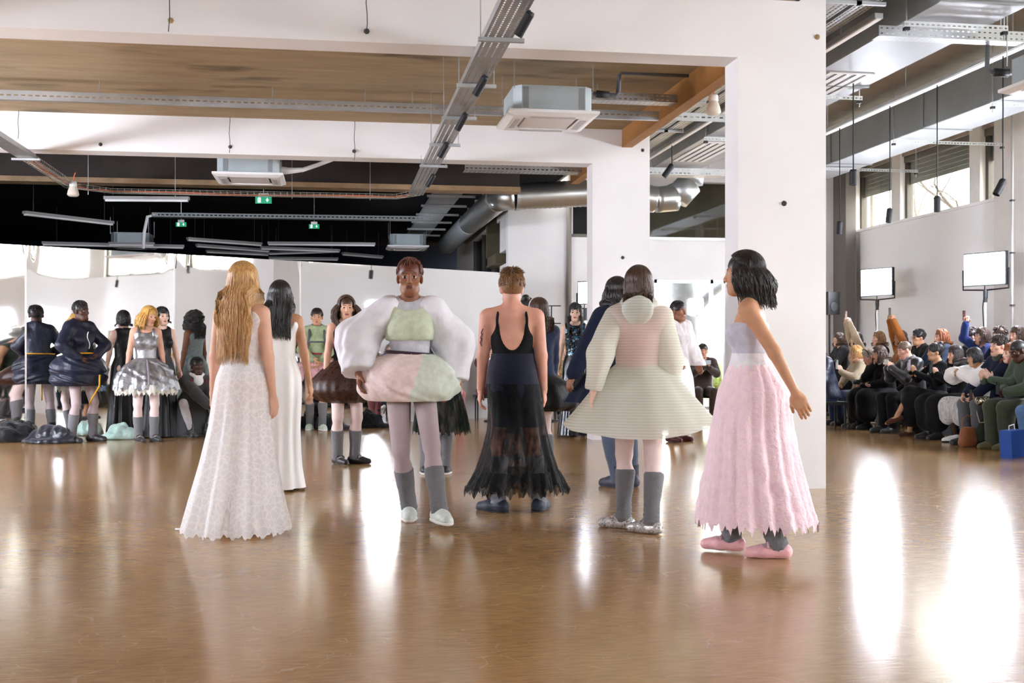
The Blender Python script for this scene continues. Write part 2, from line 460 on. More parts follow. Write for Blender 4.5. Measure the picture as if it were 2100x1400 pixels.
# lower part of the wall nearer the camera: low windows seen only in the mirror
o = MB().b2((XW, YF, 2.1), (XW + 0.12, 7.9, ZP)).build('wall_right_near', M_BOARD); struct(o)
o = MB().b2((XW, YF, 0), (XW + 0.12, 7.9, 1.1)).build('wall_right_base', M_BOARD); struct(o)
o = MB().b2((XW + 0.05, 0.6, 1.1), (XW + 0.06, 7.9, 2.1)).build('window_4', M_GLASS); struct(o, 'low window in the near right wall')
for y in (0.6, 2.4, 4.2, 6.0, 7.85):
    MB().b2((XW - 0.02, y - 0.05, 1.1), (XW + 0.1, y + 0.05, 2.1)).build('mullion', M_FRAME, o)
o = MB().b2((XW, YF, 1.1), (XW + 0.12, 0.6, 2.1)).build('wall_right_end', M_BOARD); struct(o)
# piers and windows (centres from the photo)
def xat(px, x): r = ray(px, 500); return x / r[0] * r[1]
piers = [(xat(1756, XW), YB), (xat(1848, XW), xat(1830, XW)), (xat(2012, XW), xat(1990, XW)), (xat(2150, XW), xat(2064, XW))]
yy = piers[-1][0]
while yy > YF + 3:
    piers.append((yy - 3.6, yy - 3.1)); yy -= 3.6
for i, (a, b) in enumerate(piers):
    o = MB().b2((XW - 0.02 if i != 3 else XW - 0.22, a, 0 if i == 3 else ZP), (XW + 0.25, b, 5.4)).build('wall_pier_%d' % (i + 1), M_PIER)
    struct(o, 'off-white pier between the high windows')
o = MB().b2((XW + 0.02, YF, ZT + 0.0), (XW + 0.22, YB, 5.4)).build('wall_right_header', M_CONC_F); struct(o, 'weathered plaster band above the high windows')
M_SHUT = mat('grey_roller_shutter', '8b857b', 0.6, var=0.1, scale=3)
for i in range(len(piers) - 1):
    y1_, y0_ = piers[i][0], piers[i + 1][1]
    if y1_ - y0_ < 0.2: continue
    o = MB().b2((XW + 0.12, y0_, ZP), (XW + 0.13, y1_, ZT)).build('window_%d' % (5 + i), M_GLASS)
    struct(o, 'high window of the right wall')
    fm = MB()
    MB().b2((XW + 0.08, y1_ - 0.09, ZP), (XW + 0.2, y1_, ZT)).build('frame_side', M_FRAME2, o)
    MB().b2((XW + 0.08, y0_, ZP), (XW + 0.2, y0_ + 0.06, ZT)).build('frame_side', M_FRAME, o)
    MB().b2((XW + 0.08, y0_, ZP), (XW + 0.2, y1_, ZP + 0.06)).build('frame_sill', M_FRAME, o)
    MB().b2((XW + 0.06, y0_, ZT - 0.12), (XW + 0.24, y1_, ZT)).build('frame_head', M_FRAME, o)
    if y0_ > 8:                          # half lowered shutter, slat by slat
        for k in range(5):
            MB().b2((XW + 0.15, y0_ + 0.06, ZT - 0.12 - 0.085 * (k + 1)), (XW + 0.17, y1_ - 0.09, ZT - 0.125 - 0.085 * k)).build('slat', M_SHUT, o)
# solid corner strip, its grey tone stands in for the shade of a gap
o = MB().b2((xb1 - 0.1, YB - 0.6, 0), (xb1 + 0.12, YB, 5.4)).build('wall_corner_shade_strip', mat('shadow_gap_grey', '6f6963', 0.8)); struct(o)
o = MB().b2((xb1 + 0.12, YB - 0.34, 0), (XW, YB, 5.4)).build('wall_corner', M_PIER); struct(o, 'pale wall piece in the far right corner')

# ---------------- mirrored partition, set diagonally
MH = 2.63
A = Vector(on_d(0, 500, 1.43 * FPX / 220).xy); B = Vector(on_d(870, 550, 1.43 * FPX / 170).xy)
MD = (B - A).normalized(); MN = Vector((MD.y, -MD.x))      # MN looks at the room
def m_s(px):                             # distance along the partition at a photo column
    r = ray(px, 700); d = Vector((r[0], r[1]))
    den = d.x * MD.y - d.y * MD.x
    t = (A.x * MD.y - A.y * MD.x) / den
    return (d * t - A).dot(MD)
seams = [m_s(52), m_s(357), m_s(615), m_s(843)]
pw = (seams[3] - seams[0]) / 3
edges = [seams[0] - 2 * pw, seams[0] - pw] + seams
def mirror_mat():
    m = bpy.data.materials.new('mirror_film'); m.use_nodes = True
    b = m.node_tree.nodes['Principled BSDF']
    b.inputs['Base Color'].default_value = (0.86, 0.86, 0.85, 1); b.inputs['Metallic'].default_value = 1; b.inputs['Roughness'].default_value = 0.02
    return m
M_MIR = mirror_mat()
for i in range(len(edges) - 1):
    s0, s1 = edges[i] + 0.008, edges[i + 1] - 0.008
    nu, nv = 40, 40
    V = []; F = []
    for iv in range(nv + 1):
        v = iv / nv
        for iu in range(nu + 1):
            u = iu / nu; q = 2 * u - 1
            tilt = math.radians(0.62 - 0.26 * q * q + 0.04 * math.sin(3 * u + i))
            off = -tilt * v * MH                                   # leans back a little
            off += 0.006 * (q ** 6) * v                           # curled edges of the film
            off += 0.0015 * math.sin(9 * u + 3 * i) * math.sin(2.2 * v + i)
            if v > 0.85: off += 0.004 * ((v - 0.85) / 0.15) ** 2 * (math.sin(60 * u) * math.exp(-22 * min(u, 1 - u)))
            p = A + MD * (s0 + (s1 - s0) * u) + MN * (off + 0.02)
            V.append((p.x, p.y, v * MH))
    for iv in range(nv):
        for iu in range(nu):
            a = iv * (nu + 1) + iu
            F.append((a, a + 1, a + nu + 2, a + nu + 1))
    o = raw('mirror_panel', V, F, M_MIR)
    tag(o, ['mirror film panel beyond the left edge of the picture', 'leftmost mirror film panel cut by the picture edge',
            'mirror film panel behind the navy puffer model and the silver dress', 'mirror film panel behind the crouching woman and the lace gown',
            'mirror film panel behind the green jacket model, last before the plain white board'][i], 'mirror', 'mirror film panels')
    bk = MB()
    Rm = Matrix.Rotation(math.atan2(MD.y, MD.x), 3, 'Z')
    c = A + MD * (edges[i] + edges[i + 1]) / 2 - MN * 0.06
    bk.box((c.x, c.y, MH / 2 - 0.01), (edges[i + 1] - edges[i], 0.04, MH - 0.02), Rm)
    bk.build('backing_board', M_BOARD, o)
    e = A + MD * edges[i] + MN * 0.012
    MB().box((e.x, e.y, MH / 2), (0.022, 0.012, MH), Rm).build('white_edge_strip', M_PLASTIC, o)
s_end = m_s(1046)
c = A + MD * (seams[3] + s_end) / 2
o = MB().box((c.x, c.y, MH / 2), (s_end - seams[3] + 0.02, 0.06, MH), Rm).build('wall_partition', mat('partition_board', 'cfcdcb', 0.6, spec=0.3)); struct(o, 'plain white partition board after the mirrors')

# ---------------- outdoors
o = MB().b2((-30, YB + 0.3, -0.12), (60, 90, -0.02)).build('ground', M_PAVE); struct(o, 'pale ground outside')
o = MB().b2((XW + 0.6, -40, -0.12), (70, YB + 0.3, -0.02)).build('ground_right', M_PAVE); struct(o)
def grow(mb, p, d, L, r, depth, rnd):
    pts = [p]; rs = [r]
    for k in range(3):
        d = (d + Vector((rnd.uniform(-.22, .22), rnd.uniform(-.22, .22), rnd.uniform(-.05, .15)))).normalized()
        p = p + d * L / 3; pts.append(p); rs.append(r * (1 - 0.16 * (k + 1)))
    mb.tube(pts, rs, 7 if depth > 2 else 4, cap=False)
    if depth == 0: return
    for k in range(rnd.choice((2, 3, 3))):
        a = rnd.uniform(0, 2 * PI); s = rnd.uniform(0.5, 0.95)
        u = d.orthogonal().normalized(); w = d.cross(u)
        nd = (d + (u * math.cos(a) + w * math.sin(a)) * s).normalized()
        grow(mb, pts[-1 - (k % 2)], nd, L * rnd.uniform(0.6, 0.82), rs[-1] * 0.80, depth - 1, rnd)
def tree(x, y, h, r, depth, seed, label):
    rnd = random.Random(seed); mb = MB()
    grow(mb, Vector((x, y, -0.05)), Vector((0, 0, 1)), h, r, depth, rnd)
    tag(mb.build('bare_tree', M_BARK, smooth=True), label, 'tree', 'bare trees outside the windows')
for x, y, h, r, lab in ((17.5, 35.0, 3.2, .26, 'bare tree outside the leftmost high window beyond the seated rows'),
                   (17.0, 30.6, 3.0, .28, 'bare tree seen through the middle high window at right'),
                   (16.5, 26.4, 3.0, .26, 'bare tree outside the highest window at far right'),
                   (17.0, 11.5, 2.8, .26, 'bare tree seen only in the mirror behind the lace gown'),
                   (17.0, 2.6, 2.8, .28, 'bare tree seen only in the mirror near the silver dress'),
                   (16.5, 6.8, 2.8, .25, 'bare tree seen only in the mirror above the curly hair')):
    tree(x, y, h, r, 5, int(x * 7 + y), lab)
# trunk with a forking limb just outside the glazed door
tx = on_y(1405, 700, YB + 2.5)
mb = MB()
mb.tube([(tx.x, YB + 2.5, -0.1), (tx.x + .02, YB + 2.5, 1.2), (tx.x - .02, YB + 2.5, 2.2), (tx.x - .1, YB + 2.6, 3.3)], [.36, .29, .27, .27], 12)
mb.tube([(tx.x + .1, YB + 2.5, 2.0), (tx.x + .6, YB + 2.5, 2.5), (tx.x + 1.2, YB + 2.5, 2.95)], [.15, .10, .08], 8)
tag(mb.build('tree_trunk', mat('trunk_blue_grey', '6d7178', 0.9, var=0.2, scale=6), smooth=True), 'thick forking tree trunk right outside the glazed door', 'tree')
hx = on_y(1450, 700, YB + 9)
mb = MB()
for k in range(60):
    cx, cy, cz = hx.x - 3 + k * 0.12, YB + 9 + random.uniform(-.3, .3), random.uniform(.2, .75)
    mb.lathe([(0.01, -.35), (.25, -.2), (.33, 0), (.25, .2), (0.01, .35)], 6, (cx, cy, cz))
o = mb.build('hedge', M_HEDGE, smooth=True); tag(o, 'low green hedge outside beyond the tree trunk', 'hedge')
o = MB().b2((hx.x - 6, YB + 12, -0.1), (hx.x + 8, YB + 12.3, 1.35)).build('garden_wall', mat('pale_render', 'c9bcae', 0.9)); tag(o, 'low pale garden wall outside behind the hedge', 'wall')
# ================================================================== figures
F32 = np.float32
def v3(*a): return np.array(a, dtype=np.float64)
def Rx(d): c, s = math.cos(math.radians(d)), math.sin(math.radians(d)); return np.array([[1, 0, 0], [0, c, -s], [0, s, c]])
def Ry(d): c, s = math.cos(math.radians(d)), math.sin(math.radians(d)); return np.array([[c, 0, s], [0, 1, 0], [-s, 0, c]])
def Rz(d): c, s = math.cos(math.radians(d)), math.sin(math.radians(d)); return np.array([[c, -s, 0], [s, c, 0], [0, 0, 1]])
I3 = np.eye(3)
def nrm(a): return a / (np.linalg.norm(a) + 1e-9)

class SDF:
    """distance field on a grid; surface nets turn it into one closed quad mesh"""
    def __init__(s, lo, hi, h):
        s.h = h; s.lo = np.array(lo, float) - 2 * h
        s.n = np.maximum(3, np.ceil((np.array(hi) + 2 * h - s.lo) / h).astype(int) + 1)
        s.ax = [(s.lo[i] + h * np.arange(s.n[i])).astype(F32) for i in range(3)]
        s.f = np.full(tuple(s.n), 9.0, F32)
    def _sl(s, lo, hi):
        a = np.clip(np.floor((np.array(lo) - s.lo) / s.h).astype(int), 0, s.n)
        b = np.clip(np.ceil((np.array(hi) - s.lo) / s.h).astype(int) + 1, 0, s.n)
        return tuple(slice(int(i), int(j)) for i, j in zip(a, b))
    def _pts(s, sl):
        return (s.ax[0][sl[0]][:, None, None], s.ax[1][sl[1]][None, :, None], s.ax[2][sl[2]][None, None, :])
    def _mix(s, sl, d, k, sub):
        g = s.f[sl]
        if sub:
            g[...] = np.maximum(g, -d) if k <= 0 else -smin(-g, d, k)
        else:
            g[...] = np.minimum(g, d) if k <= 0 else smin(g, d, k)
    def cap(s, a, b, ra, rb=None, k=0.02, sub=False):
        a = np.asarray(a, float); b = np.asarray(b, float); rb = ra if rb is None else rb
        m = max(ra, rb) + k + 3 * s.h
        sl = s._sl(np.minimum(a, b) - m, np.maximum(a, b) + m)
        if 0 in s.f[sl].shape: return s
        X, Y, Z = s._pts(sl); ab = b - a; L = float(ab @ ab) + 1e-12
        x, y, z = X - F32(a[0]), Y - F32(a[1]), Z - F32(a[2])
        t = np.clip((x * F32(ab[0]) + y * F32(ab[1]) + z * F32(ab[2])) / F32(L), 0, 1)
        d = np.sqrt((x - t * F32(ab[0])) ** 2 + (y - t * F32(ab[1])) ** 2 + (z - t * F32(ab[2])) ** 2) - (F32(ra) + t * F32(rb - ra))
        s._mix(sl, d, k, sub); return s
    def ell(s, c, r, R=None, k=0.03, sub=False):
        c = np.asarray(c, float); r = np.asarray(r, float)
        R = I3 if R is None else R
        ext = np.sqrt(((R * r[None, :]) ** 2).sum(1)) + k + 3 * s.h
        sl = s._sl(c - ext, c + ext)
        if 0 in s.f[sl].shape: return s
        X, Y, Z = s._pts(sl)
        x, y, z = X - F32(c[0]), Y - F32(c[1]), Z - F32(c[2])
        q = 0; q2 = 0
        for i in range(3):
            e = x * F32(R[0, i]) + y * F32(R[1, i]) + z * F32(R[2, i])
            q = q + (e / F32(r[i])) ** 2; q2 = q2 + (e / F32(r[i] ** 2)) ** 2
        k0 = np.sqrt(q); d = k0 * (k0 - 1) / (np.sqrt(q2) + 1e-6)
        s._mix(sl, d, k, sub); return s
    def plane(s, p, n):
        """keep the side n points away from"""
        n = nrm(np.asarray(n, float)); X, Y, Z = s._pts((slice(None),) * 3)
        d = (X - F32(p[0])) * F32(n[0]) + (Y - F32(p[1])) * F32(n[1]) + (Z - F32(p[2])) * F32(n[2])
        s.f = np.maximum(s.f, d); return s
    def noise(s, amp, freq, seed=0, wz=1.0):
        r = np.random.default_rng(seed); X, Y, Z = s._pts((slice(None),) * 3); d = 0
        for _ in range(4):
            w = r.normal(size=3) * freq; w[2] *= wz; d = d + np.sin(X * F32(w[0]) + Y * F32(w[1]) + Z * F32(w[2]) + F32(r.uniform(0, 6)))
        s.f = s.f + (d * F32(amp / 2.5)).astype(F32); return s
    def mesh(s):
        f = s.f; ins = f < 0
        nx, ny, nz = f.shape
        c = np.zeros((nx - 1, ny - 1, nz - 1), np.int8)
        off = [(i, j, k) for i in (0, 1) for j in (0, 1) for k in (0, 1)]
        for i, j, k in off: c += ins[i:nx - 1 + i, j:ny - 1 + j, k:nz - 1 + k]
        act = (c > 0) & (c < 8)
        I = np.argwhere(act)
        if len(I) == 0: return np.zeros((0, 3)), np.zeros((0, 4), int)
        idx = np.full(act.shape, -1, np.int32); idx[act] = np.arange(len(I))
        cv = np.stack([f[I[:, 0] + i, I[:, 1] + j, I[:, 2] + k] for i, j, k in off], 1)
        P = np.zeros((len(I), 3)); cnt = np.zeros(len(I))
        offa = np.array(off, float)
        for a in range(8):
            for b in range(a + 1, 8):
                if np.abs(offa[a] - offa[b]).sum() != 1: continue
                m = (cv[:, a] < 0) != (cv[:, b] < 0)
                t = np.where(m, cv[:, a] / np.where(m, cv[:, a] - cv[:, b], 1), 0)
                P += m[:, None] * (offa[a] + t[:, None] * (offa[b] - offa[a])); cnt += m
        P = (P / cnt[:, None] + I) * s.h + s.lo
        Q = []
        for ax in range(3):
            sa = [slice(None)] * 3; sb = [slice(None)] * 3
            sa[ax] = slice(0, -1); sb[ax] = slice(1, None)
            A, Bm = ins[tuple(sa)], ins[tuple(sb)]
            E = np.argwhere(A != Bm)
            o1, o2 = [(1, 2), (2, 0), (0, 1)][ax]
            E = E[(E[:, o1] > 0) & (E[:, o2] > 0) & (E[:, o1] < f.shape[o1] - 1) & (E[:, o2] < f.shape[o2] - 1)]
            if not len(E): continue
            d1 = np.zeros(3, int); d1[o1] = 1; d2 = np.zeros(3, int); d2[o2] = 1
            g = lambda e: idx[e[:, 0], e[:, 1], e[:, 2]]
            q = np.stack([g(E - d1 - d2), g(E - d2), g(E), g(E - d1)], 1)
            flip = ~A[E[:, 0], E[:, 1], E[:, 2]]
            q[flip] = q[flip][:, ::-1]
            Q.append(q)
        Q = np.concatenate(Q); Q = Q[(Q >= 0).all(1)]
        return P, Q
def smin(a, b, k):
    h = np.maximum(F32(k) - np.abs(a - b), 0) / F32(k)
    return np.minimum(a, b) - h * h * F32(k * 0.25)

def ik(root, target, l1, l2, pole):
    d = target - root; L = np.linalg.norm(d); Lm = (l1 + l2) * 0.999
    if L > Lm: d = d * Lm / L; L = Lm
    u = nrm(d); p = np.asarray(pole, float); p = nrm(p - u * (p @ u))
    a = (l1 * l1 - l2 * l2 + L * L) / (2 * L)
    h = math.sqrt(max(0, l1 * l1 - a * a))
    return root + u * a + p * h, root + d

# ------------------------------------------------------------------ skin, hair and cloth materials
def skinmat(name, col): return mat('skin_' + name, col, 0.5, spec=0.35, var=0.06, scale=18, sss=0.12)
SKIN = {'fair': 'd9a98f', 'pale': 'e2bda8', 'tan': 'c08e6c', 'brown': '8a5a40', 'dark': '4d2f22', 'rosy': 'd49c86', 'olive': 'b98c6a'}
M_LIP = mat('lips', 'a85a55', 0.4); M_LIPD = mat('lips_dark', '5a2f2c', 0.4)
M_EYE = mat('eye_white', 'b5aca5', 0.35); M_PUP = mat('eye_dark', '17110e', 0.25)
def hairmat(name, col, col2, rough=0.42):
    return mat('hair_' + name, col, rough, spec=0.5, var=0.3, scale=30, stretch=(4, 4, 0.5), col2=col2, sheen=0.1)
HAIR = {k: hairmat(k, *v) for k, v in {
    'blond': ('9b6a35', 'd9ac6c'), 'goldblond': ('a9762f', 'e0b463'), 'black': ('0a0808', '1c1614'), 'brown': ('2e1c12', '553824'),
    'darkbrown': ('1a100b', '33211a'), 'lightbrown': ('5a3c22', '94683c'), 'red': ('6b3016', 'a05a2c'), 'grey': ('77685a', 'b5a48e'),
    'buzz': ('4a382b', '6f5643'), 'blacksoft': ('120e0c', '241a16'), 'rust': ('4a2216', '6b3420')}.items()}
def cloth(name, col, rough=0.85, **k):
    d = dict(sheen=0.25, spec=0.2, var=0.10, scale=26, bump=0.25, bscale=60); d.update(k)
    return mat('cloth_' + name, col, rough, **d)
def sheer(name, col, opacity, pattern=None, scale=20.0, metal=0.0, rough=0.7, emit=0.0):
    """thin see-through fabric; the pattern (lace cells, stripes, tulle grain) makes some of it denser"""
    if name in MATS: return MATS[name]
    m = bpy.data.materials.new(name); m.use_nodes = True
    t = m.node_tree; L = t.links.new; N = t.nodes.new
    b = t.nodes['Principled BSDF']; b.inputs['Base Color'].default_value = lin(col); b.inputs['Roughness'].default_value = rough
    b.inputs['Specular IOR Level'].default_value = 0.2; b.inputs['Sheen Weight'].default_value = 0.3; b.inputs['Metallic'].default_value = metal
    tl = N('ShaderNodeBsdfTranslucent'); tl.inputs[0].default_value = lin(col)
    mt = N('ShaderNodeMixShader'); mt.inputs[0].default_value = 0.4
    L(b.outputs[0], mt.inputs[1]); L(tl.outputs[0], mt.inputs[2])
    tr = N('ShaderNodeBsdfTransparent'); mx = N('ShaderNodeMixShader')
    L(tr.outputs[0], mx.inputs[1]); L(mt.outputs[0], mx.inputs[2]); L(mx.outputs[0], t.nodes['Material Output'].inputs[0])
    mx.inputs[0].default_value = opacity
    tc = N('ShaderNodeTexCoord')
    if pattern == 'lace':
        wn = N('ShaderNodeTexNoise'); wn.inputs['Scale'].default_value = scale * 0.7; L(tc.outputs['Object'], wn.inputs['Vector'])
        va = N('ShaderNodeVectorMath'); va.operation = 'MULTIPLY_ADD'; va.inputs[1].default_value = (0.035,) * 3
        L(wn.outputs['Color'], va.inputs[0]); L(tc.outputs['Object'], va.inputs[2])
        vo = N('ShaderNodeTexVoronoi'); vo.feature = 'DISTANCE_TO_EDGE'; vo.inputs['Scale'].default_value = scale
        L(va.outputs[0], vo.inputs['Vector'])
        mr = N('ShaderNodeMapRange'); mr.inputs[1].default_value = 0.055; mr.inputs[2].default_value = 0.10
        mr.inputs[3].default_value = 1.0; mr.inputs[4].default_value = opacity
        L(vo.outputs['Distance'], mr.inputs[0]); L(mr.outputs[0], mx.inputs[0])
    elif pattern == 'stripe':
        wv = N('ShaderNodeTexWave'); wv.bands_direction = 'Z'; wv.inputs['Scale'].default_value = scale; wv.inputs['Distortion'].default_value = 1.2
        wv.inputs['Detail Scale'].default_value = 1.5
        L(tc.outputs['Object'], wv.inputs['Vector'])
        mr = N('ShaderNodeMapRange'); mr.inputs[3].default_value = opacity - 0.09; mr.inputs[4].default_value = min(1, opacity + 0.09)
        L(wv.outputs['Fac'], mr.inputs[0]); L(mr.outputs[0], mx.inputs[0])
    elif pattern == 'tulle':
        n = N('ShaderNodeTexNoise'); n.inputs['Scale'].default_value = scale; n.inputs['Detail'].default_value = 6
        mp = N('ShaderNodeMapping'); mp.inputs['Scale'].default_value = (1, 1, 0.25)
        L(tc.outputs['Object'], mp.inputs[0]); L(mp.outputs[0], n.inputs['Vector'])
        mr = N('ShaderNodeMapRange'); mr.inputs[1].default_value = 0.35; mr.inputs[2].default_value = 0.65
        mr.inputs[3].default_value = opacity - 0.25; mr.inputs[4].default_value = min(1, opacity + 0.25)
        L(n.outputs['Fac'], mr.inputs[0]); L(mr.outputs[0], mx.inputs[0])
    MATS[name] = m; return m
def sequin(name, base, a, b_, scale=70, thr=0.55, rough=0.25):
    if name in MATS: return MATS[name]
    m = bpy.data.materials.new(name); m.use_nodes = True
    t = m.node_tree; L = t.links.new; N = t.nodes.new
    b = t.nodes['Principled BSDF']; b.inputs['Roughness'].default_value = rough; b.inputs['Specular IOR Level'].default_value = 0.5
    tc = N('ShaderNodeTexCoord')
    vo = N('ShaderNodeTexVoronoi'); vo.inputs['Scale'].default_value = scale; L(tc.outputs['Object'], vo.inputs['Vector'])
    sx = N('ShaderNodeSeparateColor'); L(vo.outputs['Color'], sx.inputs[0])
    r = N('ShaderNodeValToRGB'); r.color_ramp.interpolation = 'CONSTANT'
    r.color_ramp.elements[0].position = 0; r.color_ramp.elements[0].color = lin(base)
    r.color_ramp.elements[1].position = thr; r.color_ramp.elements[1].color = lin(a)
    e = r.color_ramp.elements.new((1 + thr) / 2 + 0.12); e.color = lin(b_)
    L(sx.outputs[0], r.inputs[0]); L(r.outputs[0], b.inputs['Base Color'])
    gt = N('ShaderNodeMath'); gt.operation = 'GREATER_THAN'; gt.inputs[1].default_value = thr; L(sx.outputs[0], gt.inputs[0])
    mu = N('ShaderNodeMath'); mu.operation = 'MULTIPLY'; mu.inputs[1].default_value = 0.7; L(gt.outputs[0], mu.inputs[0]); L(mu.outputs[0], b.inputs['Metallic'])
    nb = N('ShaderNodeBump'); nb.inputs['Strength'].default_value = 0.6; nb.inputs['Distance'].default_value = 0.01
    L(vo.outputs['Color'], nb.inputs['Height']); L(nb.outputs[0], b.inputs['Normal'])
    MATS[name] = m; return m

# ------------------------------------------------------------------ hands: palm, four fingers, a thumb
def hand_mesh(wrist, d, pn, side, pose='relaxed', h=0.005, sc=1.0):
    """d: direction wrist to knuckles, pn: palm normal (out of the palm), side +1 right hand, -1 left"""
    Y = nrm(d); Z = -nrm(pn - Y * (pn @ Y)); X = np.cross(Y, Z)           # X: thumb side for a left hand seen from its back
    X = X * (-side)
    B_ = np.stack([X, Y, Z], 1) * sc
    g = SDF((-0.07, -0.05, -0.12), (0.11, 0.21, 0.05), h)
    g.cap((0, -0.04, 0), (0, 0.01, 0), 0.023, 0.024, k=0)
    g.ell((0.0, 0.05, -0.002), (0.042, 0.055, 0.016), k=0.02)
    g.cap((0.026, 0.03, -0.006), (0.028, 0.075, -0.002), 0.013, 0.012, k=0.02)
    bend = {'relaxed': (18, 24, 18), 'hold': (42, 55, 40), 'fist': (75, 85, 60), 'open': (4, 6, 4), 'clasp': (35, 50, 30)}[pose]
    for i, (fx, ln, r) in enumerate(((0.030, .072, .0092), (0.010, .082, .0095), (-0.011, .076, .0092), (-0.030, .060, .0083))):
        p = v3(fx, 0.088 - abs(fx) * 0.15, 0.0); a = 0.0
        sp = fx * (1.2 if pose == 'open' else 0.35)
        for seg, (q, b) in enumerate(zip((.46, .31, .23), bend)):
            a += b * (1 + 0.08 * i)
            dr = v3(sp, math.cos(math.radians(a)), -math.sin(math.radians(a)))
            p2 = p + nrm(dr) * ln * q
            g.cap(p, p2, r * (1 - .1 * seg), r * (1 - .1 * (seg + 1)), k=0.006)
            p = p2
    tb = {'open': (0.8, 0.7, -0.1), 'relaxed': (0.5, 0.85, -0.35), 'hold': (0.35, 0.75, -0.85), 'fist': (0.0, 0.75, -0.8), 'clasp': (0.2, 0.8, -0.6)}[pose]
    p = v3(0.030, 0.022, -0.008); d1 = nrm(v3(*tb))
    p2 = p + d1 * 0.042; g.cap(p, p2, 0.0145, 0.0115, k=0.015)
    d2 = nrm(d1 + v3(-0.25, 0.25, -0.15)); p3 = p2 + d2 * 0.034
    g.cap(p2, p3, 0.0112, 0.0088, k=0.006)
    P, Q = g.mesh()
    if side > 0: pass
    V = P @ B_.T + wrist
    if np.linalg.det(B_) < 0: Q = Q[:, ::-1]
    return V, Q

